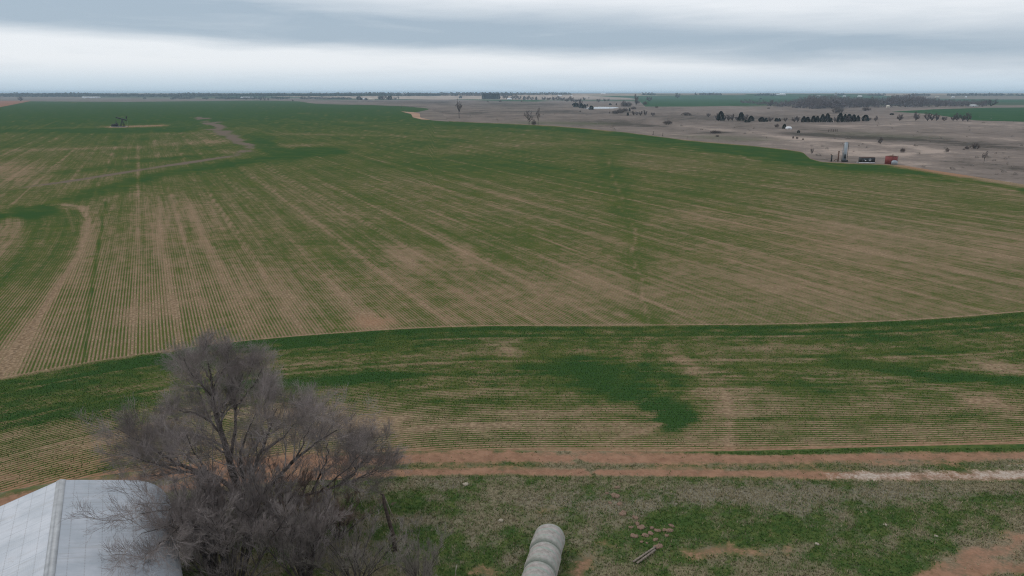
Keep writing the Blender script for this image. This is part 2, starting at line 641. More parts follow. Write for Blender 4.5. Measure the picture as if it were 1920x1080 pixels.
def wheat_attrs(U, V, P):
    X, Y = P[..., 0], P[..., 1]
    U0, V0 = U, V
    row = X * AX + Y * AY
    along = X * LX + Y * LY
    row = row + 1.2 * (fbm(along * 0.006, row * 0.003, 3, 2) - 0.5)
    turn_x = np.interp(V, [q[1] for q in turn_px], [q[0] for q in turn_px])
    inside = (U < turn_x) & (V > 386)
    dt = seg_dist(X, Y, turn_w)
    row2 = np.where(inside, dt, row)
    along2 = np.where(inside, along * 0.07, along * 0.07)
    far = sstep(-V, -420, -230)                                       # 0 near, 1 far
    streak = fbm(row * 0.33, along * 0.006, 11, 4) - 0.5
    streak2 = fbm(row2 * 0.9, along * 0.012, 21, 3) - 0.5
    patch = fbm(X * 0.022, Y * 0.022, 31, 5) - 0.5
    patch2 = fbm(X * 0.09, Y * 0.05, 41, 4) - 0.5
    veg = 0.53 + 0.26 * streak + 0.20 * streak2 + 0.24 * patch + 0.24 * patch2 + 0.20 * far + 0.06 * sstep(-V, -560, -420)
    # thin pale wheel lines between drill passes, and a few missed/doubled rows
    ph = (row / 7.3 + 0.25 * (vnoise(np.floor(row / 7.3), row * 0, 5) - 0.5)) % 1.0
    tram = np.exp(-((ph - 0.5) * 7.3 / 0.28) ** 2)
    veg = veg - np.where(inside, 0, 0.34) * tram * (0.35 + 0.9 * vnoise(np.floor(row / 7.3), np.floor(along / 90), 8))
    Uw, Vw = warp(U, V, X, Y, 0.05, 40, 16, 701)
    mk = lambda pts, wx, wy, soft=1.0: mark(Uw, Vw, pts, wx, wy, soft) if wy > 6 else mark(U, V, pts, wx, wy, soft)
    # left, brown well-spaced rows
    veg -= 0.10 * mk([(230, 640), (230, 420)], 120, 60)
    veg += 0.45 * mk([(157, 690), (170, 560), (197, 380)], 3.5, 3.5)
    veg -= 0.28 * mk([(345, 640), (312, 500), (285, 400)], 9, 9)
    veg -= 0.22 * mk([(470, 620), (400, 480), (350, 390)], 12, 12)
    veg -= 0.45 * mk([(705, 600)], 45, 15)
    veg -= 0.30 * mk([(250, 600), (330, 570)], 40, 12)
    veg -= 0.30 * mk([(735, 470), (770, 492)], 30, 12)
    veg -= 0.25 * mk([(880, 500), (860, 470)], 28, 10)
    veg -= 0.18 * mk([(1070, 520), (1180, 560)], 60, 16)
    veg -= 0.16 * mk([(1560, 470), (1840, 480)], 90, 20)
    veg -= 0.15 * mk([(1350, 410), (1700, 440)], 120, 18)
    veg += 0.06 * mk([(560, 420), (900, 460)], 130, 30)
    veg -= 0.10 * mk([(500, 560), (900, 560), (1500, 530)], 200, 60)
    veg += 0.14 * mk([(900, 300), (1300, 360)], 160, 28)
    # curved end rows at the left edge
    veg += np.where(inside, -0.02 + 0.95 * (fbm(dt * 0.28, along * 0.008, 91, 4) - 0.5) + 0.24 * np.exp(-((dt - 7) / 4.0) ** 2), 0)
    veg -= 0.5 * np.exp(-(dt / 0.5) ** 2)
    veg -= 0.26 * mk([(60, 640), (5, 690), (-60, 790)], 40, 26)
    veg -= 0.30 * mk([(110, 386), (145, 390)], 25, 5)
    # lush band below the grassed waterway
    lush = 0.55 + 0.9 * fbm(X * 0.05, Y * 0.03, 81, 4)
    veg += 0.34 * lush * mk([(-60, 405), (60, 398), (110, 376), (210, 352), (320, 326), (470, 302), (560, 291)], 9, 9) + 0.35 * lush * mk([(560, 291), (640, 284)], 14, 5)
    veg += 0.16 * mk([(-80, 402), (70, 396)], 40, 10)
    veg += 0.28 * mk([(490, 262), (520, 285), (600, 285)], 26, 9)
    veg += 0.25 * mk([(60, 330), (220, 313)], 40, 4)
    veg += 0.35 * mk([(270, 300), (400, 288)], 40, 4)
    # far green ground
    veg += 0.42 * sstep(-V, -262, -205) * (1 - 0.6 * mk([(620, 240), (1000, 270)], 200, 22))
    veg += 0.30 * mk([(-60, 246), (330, 245)], 40, 5)
    veg -= 0.18 * mk([(300, 250), (380, 250)], 40, 4)
    veg -= 0.30 * mk([(320, 270), (400, 266)], 30, 4)
    veg -= 0.25 * mk([(20, 282), (250, 276)], 30, 2.5)
    veg -= 0.22 * mk([(60, 330), (20, 320), (-60, 330)], 40, 14)
    veg -= 0.30 * mk([(250, 297), (420, 286)], 30, 3)
    veg -= 0.10 * mk([(300, 213), (760, 211)], 60, 2)
    veg -= 0.28 * mk([(545, 273), (600, 272)], 25, 3)
    veg -= 0.25 * mk([(520, 251), (830, 256)], 20, 1.5)
    veg -= 0.18 * mk([(850, 282), (1000, 268), (1080, 268)], 60, 7)
    veg -= 0.14 * mk([(1100, 300), (1300, 310)], 80, 12)
    # lush strip along the pasture fence
    veg += 0.45 * mk([(1150, 249), (1290, 269), (1400, 284), (1480, 292), (1560, 312), (1700, 322), (1820, 338), (1960, 362), (2400, 430)], 8, 7)
    veg += 0.45 * mk([(1410, 284), (1500, 296)], 26, 10)
    veg += 0.35 * mk([(840, 230), (1100, 246)], 8, 3)
    veg -= 0.4 * mk([(1385, 283), (1388, 291), (1400, 299), (1430, 303)], 2, 1.5)
    veg -= 0.3 * mk([(1700, 328), (1780, 336), (1900, 358)], 10, 2)
    veg -= 0.6 * mk([(1690, 312), (1760, 323), (1830, 333), (1920, 350)], 20, 3.0) * (U > 1650)
    # winding cattle trail
    trail = [(1140, 300), (1148, 330), (1166, 368), (1162, 390), (1180, 410), (1194, 438), (1186, 470), (1192, 500), (1206, 530), (1204, 560), (1216, 600), (1222, 640)]
    veg += 0.16 * mk(trail, 24, 24)
    veg -= 0.34 * mk(trail, 2.2, 2.2) * (0.4 + 0.8 * vnoise(U * 0.05, V * 0.06, 77))
    # bare strip along the headland edge and worn soil
    e = V - edge(U)
    veg -= 0.75 * np.exp(-(e / 1.6) ** 2)
    # pump pad and its lease track; the grassed waterway and ditch
    red = 0.12 + 0.25 * (fbm(X * 0.03, Y * 0.03, 51, 3) - 0.5)
    pad = mk([(-80, 240.5), (60, 240.5), (150, 239), (240, 237.5), (300, 236)], 6, 1.0, 1.3) * (0.35 + 0.5 * sstep(U, 60, 190)) + 0.7 * mk([(205, 238.5), (270, 237), (310, 235.5)], 10, 1.8)
    veg -= 0.8 * pad
    red = red + 0.25 * pad
    red = red + 0.4 * mk([(705, 600)], 40, 12) + 0.6 * mk([(1700, 315), (1800, 329)], 40, 4)
    rowamp = (1 - 0.5 * far) * np.where(V > 330, 1.0, 0.6)
    lead = mk([(230, 660), (260, 430)], 230, 80)
    rowamp = rowamp * (0.55 + 0.9 * lead) * (0.12 + 0.88 * sstep(V, 430, 600))
    fe = V - far_edge(U)
    veg -= 0.8 * np.exp(-(fe / 1.0) ** 2) * (U > 815)
    nz = np.clip(0.1 + 2.0 * (fbm(X * 0.045, Y * 0.045, 61, 5) - 0.2), 0, 1.3)
    dull = nz * mk([(-300, 392), (0, 360), (60, 350), (150, 337), (300, 313), (400, 298), (450, 290)], 5, 2.6) * (1 - 0.25 * sstep(-U, -300, -60))
    dull = np.maximum(dull, 1.15 * nz * mk([(378, 224), (400, 236), (430, 254), (455, 270), (468, 279)], 16, 7, 1.6))
    dull = np.maximum(dull, nz * mk([(472, 277), (440, 290)], 10, 4))
    return dict(veg=veg, row=row2, along=along2, rowamp=rowamp, red=np.clip(red, 0, 1), dull=dull)


U, V, P, Q = sheet(far_edge, edge, -420, 2420, 460, 240)
add_sheet('field', P, Q, 0.040, M['wheat'], wheat_attrs(U, V, P))

edge_w = [tuple(q[:2]) for q in ground_at(np.linspace(-700, 2700, 200), edge(np.linspace(-700, 2700, 200)))]


def headland_attrs(U, V, P):
    X, Y = P[..., 0], P[..., 1]
    d = seg_dist(X, Y, edge_w)
    streak = fbm(X * 0.05, d * 0.9, 101, 4) - 0.5
    patch = fbm(X * 0.09, Y * 0.13, 111, 4) - 0.5
    patch2 = 0.55 * (fbm(X * 0.5, Y * 0.9, 121, 3) - 0.5) + 0.65 * (fbm(X * 1.1, Y * 2.2, 125, 3) - 0.5)
    veg = 0.66 + 0.38 * streak + 0.32 * patch + 0.75 * patch2 - 0.20 * sstep(V, 730, 845)
    Uw, Vw = warp(U, V, X, Y, 0.16, 50, 18, 711)
    mk = lambda pts, wx, wy, soft=1.0: mark(Uw, Vw, pts, wx, wy, soft)
    veg += 0.58 * mk([(1000, 676), (1070, 690), (1130, 722), (1200, 748), (1275, 790)], 34, 20)
    veg += 0.32 * mk([(1150, 690), (1250, 705), (1270, 760), (1260, 800)], 34, 24)
    veg += 0.55 * mk([(470, 722), (560, 722), (700, 712)], 60, 14)
    veg += 0.35 * mk([(640, 712), (800, 704), (1000, 702), (1120, 700)], 60, 3.5)
    veg += 0.55 * mk([(1590, 678), (1680, 692), (1790, 708), (1960, 716)], 40, 9)
    veg += 0.25 * mk([(1300, 705), (1560, 700)], 50, 3)
    veg += 0.45 * mk([(-80, 800), (60, 780), (170, 765)], 80, 26)
    veg += 0.35 * mk([(0, 745), (220, 690), (330, 680)], 70, 20)
    veg += 0.30 * mk([(1450, 715), (1540, 730)], 60, 12)
    veg += 0.22 * mk([(560, 650), (900, 630), (1500, 625), (1900, 610)], 200, 14)
    veg -= 0.45 * mk([(560, 778), (700, 790)], 70, 16)
    veg -= 0.35 * mk([(1040, 780), (900, 800)], 90, 12)
    veg -= 0.32 * mk([(1265, 672), (1300, 690)], 24, 10)
    veg -= 0.26 * mk([(1360, 745), (1370, 800), (1380, 845)], 9, 9)
    veg -= 0.22 * mk([(1380, 770), (1330, 740)], 50, 16)
    veg -= 0.40 * mk([(1830, 672), (1910, 700)], 40, 8)
    veg -= 0.40 * mk([(1900, 770), (1860, 750)], 50, 14)
    veg -= 0.35 * mk([(940, 650), (1010, 678)], 36, 8)
    veg -= 0.35 * mk([(700, 805), (620, 800), (500, 830)], 70, 10)
    veg -= 0.3 * mk([(1240, 795), (1200, 815), (1120, 838)], 8, 3.5)
    veg += 0.07 * sstep(-U, -420, -150) * sstep(-V, -900, -840)
    veg -= 0.16 * mk([(-100, 930), (60, 885), (230, 850), (400, 840)], 100, 18)
    veg -= 0.55 * mk([(0, 712), (100, 692), (330, 658)], 60, 2.5) + 0.0
    veg += 0.35 * np.exp(-((d - 0.8) / 0.6) ** 2)
    tb = track_top(U) - V
    veg -= 0.45 * np.exp(-(tb / 5.0) ** 2)
    ph = (d / 6.1) % 1.0
    veg += 0.18 * np.exp(-((ph - 0.5) * 6.1 / 0.35) ** 2) - 0.22 * np.exp(-((ph - 0.58) * 6.1 / 0.25) ** 2)
    red = 0.10 + 0.3 * (fbm(X * 0.1, Y * 0.1, 131, 3) - 0.4) + 0.35 * np.exp(-(tb / 9.0) ** 2) + 0.30 * mk([(-100, 940), (60, 890), (300, 860)], 120, 26)
    return dict(veg=veg, row=d, along=X * 0.07, rowamp=0.5 + 0.8 * sstep(V, 700, 840), red=np.clip(red, 0, 1))


U, V, P, Q = sheet(edge, track_top, -420, 2420, 520, 150)
add_sheet('headland', P, Q, 0.046, M['wheat'], headland_attrs(U, V, P))


def yard_attrs(U, V, P):
    X, Y = P[..., 0], P[..., 1]
    n1 = fbm(X * 0.22, Y * 0.30, 201, 4)
    n2 = fbm(X * 0.9, Y * 0.9, 211, 4)
    n3 = fbm(X * 0.12, Y * 0.25, 221, 3)
    Uw, Vw = warp(U, V, X, Y, 0.45, 90, 40, 721)
    Uw, Vw = warp(Uw, Vw, X, Y, 1.6, 24, 14, 731)
    mk = lambda pts, wx, wy, soft=1.0: mark(Uw, Vw, pts, wx, wy, soft)
    green = 0.47 + 0.8 * (n1 - 0.5) + 1.1 * (n2 - 0.5) + 0.6 * (fbm(X * 3, Y * 3, 241, 3) - 0.5)
    grey = 0.4 + 1.6 * (n3 - 0.5)
    dirt = -0.35 + 0.9 * (n2 - 0.5) + 0.5 * (fbm(X * 0.35, Y * 0.35, 231, 3) - 0.5)
    pale = np.zeros_like(X) - 0.5
    green += 0.30 * mk([(1420, 985), (1560, 1000), (1700, 1000), (1640, 1060)], 130, 40)
    green += 0.28 * mk([(1850, 950), (1930, 935)], 60, 22)
    green += 0.30 * mk([(1120, 1005), (1180, 1020), (1270, 965)], 50, 16)
    green += 0.36 * mk([(830, 1010), (880, 1040), (960, 1010)], 36, 18)
    green += 0.30 * mk([(780, 950), (850, 958)], 40, 10)
    green -= 0.20 * mk([(960, 940), (1100, 945), (1250, 940), (1400, 940)], 120, 16)
    green -= 0.26 * mk([(1380, 925), (1640, 930), (1880, 915)], 90, 14)
    grey += 0.7 * mk([(1050, 945), (1250, 935), (1420, 930), (1640, 930), (1900, 925)], 120, 20)
    green -= 0.4 * mk([(830, 905), (870, 908)], 30, 8)
    grey += 0.6 * mk([(830, 905), (870, 908)], 30, 8)
    dirt += 1.01 * mk([(1310, 1030), (1400, 1045)], 60, 12)
    dirt += 0.80 * mk([(1130, 1028), (1170, 1035)], 34, 8)
    dirt += 0.72 * mk([(905, 1065), (930, 1080)], 40, 14)
    dirt += 0.80 * mk([(1090, 1060), (1080, 1085)], 26, 14)
    dirt += 0.65 * mk([(1030, 960), (990, 975)], 30, 8)
    dirt += 0.72 * mk([(1393, 890), (1402, 925), (1420, 960), (1450, 1010), (1475, 1060)], 6, 6)
    # second track curving through the near right corner
    dirt += 1.15 * mk([(2100, 985), (1900, 1020), (1820, 1045), (1760, 1085), (1720, 1140)], 60, 15)
    dirt += 1.10 * mk([(2100, 1050), (1920, 1062), (1850, 1085)], 60, 12)
    green -= 0.4 * mk([(1900, 1040)], 120, 50)
    # main track, two worn wheel ruts (clipped out where the yard starts)
    return dict(green=green, dirt=dirt, pale=pale, grey=np.clip(grey, 0, 1))


def track_attrs(U, V, P):
    X, Y = P[..., 0], P[..., 1]
    n2 = fbm(X * 0.9, Y * 0.9, 211, 4)
    n1 = fbm(X * 0.22, Y * 0.30, 201, 4)
    n4 = fbm(X * 0.35, Y * 2.2, 761, 4)
    Uw, Vw = warp(U, V, X, Y, 0.12, 60, 6, 741)
    Uw, Vw = warp(Uw, Vw, X, Y, 1.7, 16, 2, 751)
    t = (Vw - track_top(U)) / (yard_top(U) - track_top(U))
    mk = lambda pts, wx, wy, soft=1.0: mark(Uw, Vw, pts, wx, wy, soft)
    r1 = np.exp(-((t - 0.28) / 0.19) ** 2)
    r2 = np.exp(-((t - 0.80) / 0.15) ** 2)
    fade = 1 - 0.25 * sstep(U, 1350, 1900)
    dirt = -0.15 + 1.45 * r1 * fade + 1.3 * r2 * (1 - 0.15 * sstep(U, 1330, 1480)) + 0.35 * (n2 - 0.5) + 0.3 * (n1 - 0.5) + 0.8 * (n4 - 0.5)
    dirt += 0.5 * sstep(-U, -760, -500) * sstep(U, 250, 450) - 0.35 * sstep(-U, -380, -200)
    dirt -= 0.8 * mk([(1085, 862), (1100, 874), (1115, 890), (1130, 905)], 6, 5)
    dirt -= 0.9 * sstep(U, 1290, 1420) * np.exp(-((t - 0.05) / 0.13) ** 2)
    dirt += 0.22 * np.exp(-((t - 0.55) / 0.12) ** 2)
    dirt += 0.55 * np.exp(-((t - 0.02) / 0.12) ** 2) * (1 - sstep(U, 1150, 1350)) * sstep(n2, 0.3, 0.55)
    pale = -0.5 + 1.05 * mk([(1620, 894), (1720, 888), (1780, 893), (1960, 887), (2300, 880)], 80, 17) * (0.2 + 0.5 * n2 + 0.9 * n4) + 0.4 * mk([(1850, 875), (1960, 872)], 50, 4)
    green = 0.52 + 0.9 * (n1 - 0.5) + 0.7 * (n2 - 0.5) + 0.35 * sstep(U, 1200, 1500) * np.exp(-((t - 0.08) / 0.15) ** 2)
    grey = np.clip(0.2 + 0.5 * sstep(U, 1500, 1800), 0, 1)
    return dict(green=green, dirt=dirt, pale=pale, grey=grey)


U, V, P, Q = sheet(track_top, yard_top, -420, 2420, 420, 44)
add_sheet('dirt_track', P, Q, 0.054, M['yard'], track_attrs(U, V, P))
U, V, P, Q = sheet(yard_top, linear([(-420, 2300), (2420, 2300)]), -420, 2420, 320, 150)
add_sheet('farmyard', P, Q, 0.050, M['yard'], yard_attrs(U, V, P))

# pasture beyond the wheat, right
pa_top = linear([(540, 188), (600, 187), (900, 187), (1100, 189), (1190, 190), (1400, 200), (1500, 198), (1660, 199), (2420, 199)])
pa_bot = linear([(540, 191), (590, 200), (800, 212), (820, 240), (1280, 300), (1500, 330), (1700, 345), (1920, 380), (2420, 470)])


def pasture_attrs(U, V, P):
    X, Y = P[..., 0], P[..., 1]
    tone = 0.40 + 0.55 * (fbm(X * 0.010, Y * 0.007, 301, 5) - 0.5) + 0.5 * (fbm(X * 0.05, Y * 0.035, 311, 4) - 0.5) + 0.3 * (fbm(U * 0.03, V * 0.6, 321, 3) - 0.5)
    mk = lambda pts, wx, wy, soft=1.0: mark(U, V, pts, wx, wy, soft)
    tone += 0.34 * mk([(1235, 231), (1290, 237), (1350, 243), (1420, 250), (1480, 258), (1560, 262), (1640, 268), (1720, 276), (1760, 284)], 24, 3.0)
    tone += 0.28 * mk([(1640, 292), (1700, 288), (1765, 283)], 20, 3)
    tone += 0.30 * mk([(1500, 262), (1620, 290), (1720, 305)], 60, 6)
    tone += 0.22 * mk([(1680, 232), (1920, 236)], 160, 8)
    tone += 0.22 * mk([(1540, 234), (1700, 252), (1900, 262)], 60, 3)
    tone += 0.20 * mk([(1700, 310), (1920, 330)], 60, 5)
    tone -= 0.38 * mk([(1480, 250), (1600, 256), (1720, 262), (1830, 272), (1960, 281), (2300, 300)], 40, 2.6)
    tone -= 0.22 * mk([(1560, 244), (1750, 258), (1960, 272)], 60, 4)
    tone -= 0.25 * mk([(1640, 296), (1760, 302), (1920, 318)], 60, 3)
    tone -= 0.30 * mk([(1310, 250), (1380, 248)], 30, 1.6)
    tone -= 0.22 * mk([(900, 212), (1040, 208)], 60, 2.0) + 0.2 * mk([(800, 192), (1000, 196)], 100, 2.5)
    tone -= 0.20 * mk([(960, 218), (1100, 226), (1200, 236)], 60, 3)
    tone -= 0.18 * mk([(1200, 218), (1600, 230)], 100, 4)
    tone += 0.35 * mk([(700, 185), (1000, 187)], 90, 1.6)
    green = 0.0 * tone + np.clip(0.5 * mk([(1000, 230), (1100, 232)], 50, 3) + 0.35 * mk([(1400, 262), (1330, 256)], 60, 3) + 0.25 * mk([(1600, 250), (1720, 258)], 60, 3), 0, 1)
    # bare red bank at the tip of the pasture
    return dict(tone=np.clip(tone, -0.3, 1.3), green=green)


U, V, P, Q = sheet(pa_top, pa_bot, 540, 2420, 420, 110)
add_sheet('pasture', P, Q, 0.020, M['pasture'], pasture_attrs(U, V, P))


def flat_field(name, pts, mat, z):
    """a field traced as a polygon, gridded so that it lies on the land"""
    xs = np.array(sorted({float(q[0]) for q in pts} | set(np.linspace(min(q[0] for q in pts), max(q[0] for q in pts), 40))))
    lo, hi = np.full(len(xs), 1e9), np.full(len(xs), -1e9)
    for (ax, ay), (bx, by) in zip(pts, pts[1:] + pts[:1]):
        m = (xs >= min(ax, bx) - 1e-6) & (xs <= max(ax, bx) + 1e-6)
        y = ay + (by - ay) * (xs - ax) / (bx - ax) if abs(bx - ax) > 1e-6 else None
        for yy in ([y] if y is not None else [np.full(len(xs), ay), np.full(len(xs), by)]):
            lo = np.where(m, np.minimum(lo, yy), lo)
            hi = np.where(m, np.maximum(hi, yy), hi)
    t = np.linspace(0, 1, 15)[:, None]
    P = ground_at(np.repeat(xs[None], 15, 0), lo[None] + (hi - lo)[None] * t)
    idx = np.arange(15 * len(xs)).reshape(15, len(xs))
    Q = np.stack([idx[1:, :-1], idx[1:, 1:], idx[:-1, 1:], idx[:-1, :-1]], -1).reshape(-1, 4)
    return add_sheet(name, P, Q, z, mat, {})


fg = field_material("far_wheat", (0.026, 0.075, 0.032), (0.045, 0.095, 0.040))
ft = field_material("far_stubble", (0.30, 0.235, 0.19), (0.46, 0.37, 0.30))
fr = field_material("ploughed_red", (0.22, 0.11, 0.075), (0.29, 0.15, 0.10))
fb = field_material("far_fallow", (0.13, 0.11, 0.095), (0.21, 0.175, 0.15))
flat_field('field', [(-500, 196), (0, 189), (58, 188.6), (54, 190.6), (0, 202.5), (-500, 240)], fr, 0.03)
flat_field('field', [(-900, 182.6), (0, 183), (300, 184.6), (520, 184), (640, 183), (560, 189.5), (240, 191.5), (56, 190.5), (0, 191), (-900, 194)], fb, 0.024)
flat_field('field', [(900, 186.4), (1005, 187.8), (1035, 189.5), (1000, 190.6), (930, 189.2), (840, 186.2)], fg, 0.05)
flat_field('field', [(500, 181), (700, 180), (940, 179.2), (1160, 178.6), (1300, 179.2), (1180, 181.5), (1000, 184), (900, 186.2), (700, 185.5)], ft, 0.055)
flat_field('field', [(1100, 179.4), (1240, 179.2), (1500, 179.8), (1720, 182), (1560, 190), (1430, 197.5), (1300, 199.8), (1210, 200), (1225, 194.5), (1220, 190), (1180, 183.5)], fg, 0.06)
flat_field('field', [(1672, 209.5), (1750, 205), (1860, 202), (2100, 200), (2500, 202), (2500, 236), (1920, 228.5), (1830, 226), (1740, 213.5)], fg, 0.065)
flat_field('field', [(1800, 186.5), (2300, 186), (2300, 191), (1820, 191.5)], fg, 0.067)

flat_field('pasture', [(770, 212), (786, 209.5), (806, 205.2), (830, 214), (842, 228.2), (812, 226), (792, 223), (776, 218)], fb, 0.060)
flat_field('bank', [(752, 209), (775, 210.3), (787, 213), (782, 217), (790, 221), (808, 225), (790, 224), (774, 220), (771, 214)], field_material('bare_red_bank', (0.30, 0.185, 0.13), (0.42, 0.28, 0.20)), 0.068)

# small pond in the pasture
pm, g, b = material("pond_water")
b.inputs['Base Color'].default_value = (0.12, 0.13, 0.13, 1)
b.inputs['Roughness'].default_value = 0.12
b.inputs['Specular IOR Level'].default_value = 0.7
nn = g.node('ShaderNodeBump')
nn.inputs['Strength'].default_value = 0.05
g.put(nn.inputs['Height'], g.noise(g.node('ShaderNodeNewGeometry').outputs['Position'], 1.5, 3))
g.put(b.inputs['Normal'], nn.outputs[0])
flat_field('pond', [(1091, 203.3), (1100, 202.2), (1112, 201.2), (1122, 200.3), (1140, 200.4), (1158, 201.2), (1160, 202.4), (1148, 203.6), (1130, 203.9), (1108, 203.9)], pm, 0.06)


# ------------------------------------------------------------------ grass and wheat as real blades
def blades(name, X, Y, h, spread, nb, tc, mat, zbase=0.05, width=0.03):
    n = len(X)
    a = rng.uniform(0, 2 * math.pi, (n, nb))
    lean = rng.uniform(0.15, 1.0, (n, nb)) * spread[:, None]
    hh = h[:, None] * rng.uniform(0.6, 1.1, (n, nb))
    bx = X[:, None] + rng.normal(0, 0.03, (n, nb))
    by = Y[:, None] + rng.normal(0, 0.03, (n, nb))
    w = width * rng.uniform(0.7, 1.4, (n, nb))
    ca, sa = np.cos(a), np.sin(a)
    z0 = np.full((n, nb), zbase)
    p0 = np.stack([bx - sa * w, by + ca * w, z0], -1)
    p1 = np.stack([bx + sa * w, by - ca * w, z0], -1)
    p2 = np.stack([bx + ca * lean, by + sa * lean, z0 + hh], -1)
    Vv = np.stack([p0, p1, p2], 2).reshape(-1, 3)
    T = np.arange(len(Vv)).reshape(-1, 3)
    t = np.repeat(np.clip(tc[:, None] + rng.normal(0, 0.12, (n, nb)), 0, 1).reshape(-1), 3)
    return add(name, mesh_data(name, Vv, [T], dict(tc=t)), mat)


# farmyard grass
n = 100000
yx = rng.uniform(-18, 34, n)
yy = rng.uniform(25.5, 42.5, n)
u, v = to_px(yx, yy)
ok = (u > -80) & (u < 2000) & (v < 1150) & (v > track_top(u) + 2)
yx, yy, u, v = yx[ok], yy[ok], u[ok], v[ok]
P = np.stack([yx, yy, yx * 0], -1)
ya, ta = yard_attrs(u, v, P), track_attrs(u, v, P)
intrack = v < yard_top(u)
dirt = np.where(intrack, ta['dirt'], ya['dirt'])
pale = np.where(intrack, ta['pale'], ya['pale'])
green = np.where(intrack, ta['green'], ya['green'])
keep = rng.random(len(yx)) > sstep(dirt, 0.15, 0.6) * 0.98
keep &= rng.random(len(yx)) > sstep(pale, 0.1, 0.5) * 0.95
yx, yy, green, dirt = yx[keep], yy[keep], green[keep], dirt[keep]
tc = np.clip(1.0 - sstep(green + rng.normal(0, 0.22, len(yx)), 0.2, 0.75), 0, 1)
o = blades('grass', yx, yy, np.where(tc > 0.6, 0.12, 0.09) * rng.uniform(0.5, 1.4, len(yx)) * np.where((tc > 0.5) & (rng.random(len(yx)) < 0.02), 2.6, 1.0), np.full(len(yx), 0.10), 3, tc, M['tuft'], 0.05, 0.016)
tag(o, 'short green and dry winter grass over the farmyard', 'grass', kind='stuff')

# headland wheat, drilled rows of tufts
rows, step = 0.30, 0.10
dd = np.arange(0.35, 34, rows)
xs = np.arange(-62, 66, step)
ew = np.array(edge_w)
tng = np.gradient(ew, axis=0)
tng /= np.linalg.norm(tng, axis=1)[:, None]
nrm = np.stack([tng[:, 1], -tng[:, 0]], -1)
s_len = np.concatenate([[0], np.cumsum(np.hypot(*np.diff(ew, axis=0).T))])
sel = (ew[:, 0] > -70) & (ew[:, 0] < 75)
ss = np.arange(s_len[sel][0], s_len[sel][-1], step)
cx, cy = np.interp(ss, s_len, ew[:, 0]), np.interp(ss, s_len, ew[:, 1])
nx_, ny_ = np.interp(ss, s_len, nrm[:, 0]), np.interp(ss, s_len, nrm[:, 1])
jit = rng.normal(0, 0.04, (len(dd), len(ss)))
hx = (cx[None] + nx_[None] * (dd[:, None] + jit) + rng.normal(0, 0.03, jit.shape)).ravel()
hy = (cy[None] + ny_[None] * (dd[:, None] + jit)).ravel()
u, v = to_px(hx, hy)
ok = (u > -60) & (u < 1980) & (v < track_top(u) - 1) & (v > edge(u))
hx, hy, u, v = hx[ok], hy[ok], u[ok], v[ok]
veg = headland_attrs(u, v, np.stack([hx, hy, hx * 0], -1))['veg']
ok = rng.random(len(hx)) < np.clip(veg * 1.15 - 0.15, 0.03, 0.95)
hx, hy, veg = hx[ok], hy[ok], veg[ok]
tc = np.clip(0.75 - 0.7 * veg + rng.normal(0, 0.15, len(hx)), 0, 1)
o = blades('wheat_crop', hx, hy, 0.06 + 0.05 * np.clip(veg, 0, 1), np.full(len(hx), 0.07), 2, tc, M['blade'], 0.046, 0.024)
tag(o, 'rows of young green winter wheat on the curved headland', 'wheat', kind='stuff')


# ------------------------------------------------------------------ bare trees
def unit(a):
    return a / (np.linalg.norm(a, axis=-1, keepdims=True) + 1e-9)


def polyline(pts, n):
    """resample a polyline smoothly to n+1 points"""
    p = np.asarray(pts, float)
    s = np.concatenate([[0], np.cumsum(np.linalg.norm(np.diff(p, axis=0), axis=1))])
    q = np.linspace(0, s[-1], n + 1)
    return np.stack([spline(np.stack([s, p[:, k]], -1))(q) for k in range(3)], -1) if len(p) > 2 else p[0] + (p[1] - p[0]) * (q / s[-1])[:, None]


def grow(P, R, nc, lf, ang, up, segs, rf, tmin, rg, wig=0.18, minlen=0.0, taper=0.35):
    N, S = P.shape[0], P.shape[1] - 1
    L = np.linalg.norm(np.diff(P, axis=1), axis=2).sum(1)
    idx = np.repeat(np.arange(N), nc)
    m = len(idx)
    t = rg.uniform(tmin, 1.0, m) ** 0.85
    f = np.clip(t * S, 0, S - 1e-4)
    i = f.astype(int)
    w = (f - i)[:, None]
    base = P[idx, i] * (1 - w) + P[idx, i + 1] * w
    tan = unit(P[idx, i + 1] - P[idx, i])
    rad = R[idx, i] * (1 - w[:, 0]) + R[idx, i + 1] * w[:, 0]
    rnd = rg.normal(size=(m, 3))
    perp = unit(rnd - tan * (rnd * tan).sum(1, keepdims=True))
    a = np.radians(rg.uniform(ang[0], ang[1], m))[:, None]
    d = unit(tan * np.cos(a) + perp * np.sin(a) + np.array([0, 0, up]))
    ln = np.maximum(L[idx] * rg.uniform(lf[0], lf[1], m) * (1.15 - 0.6 * t), minlen)
    pts = [base]
    for s in range(segs):
        pts.append(pts[-1] + d * (ln / segs)[:, None])
        d = unit(d + rg.normal(size=(m, 3)) * wig + np.array([0, 0, up * 0.35]))
    r0 = np.minimum(rad * rf, rad * 0.95)
    prof = np.linspace(1.0, taper, segs + 1)
    return np.stack(pts, 1), r0[:, None] * prof[None]


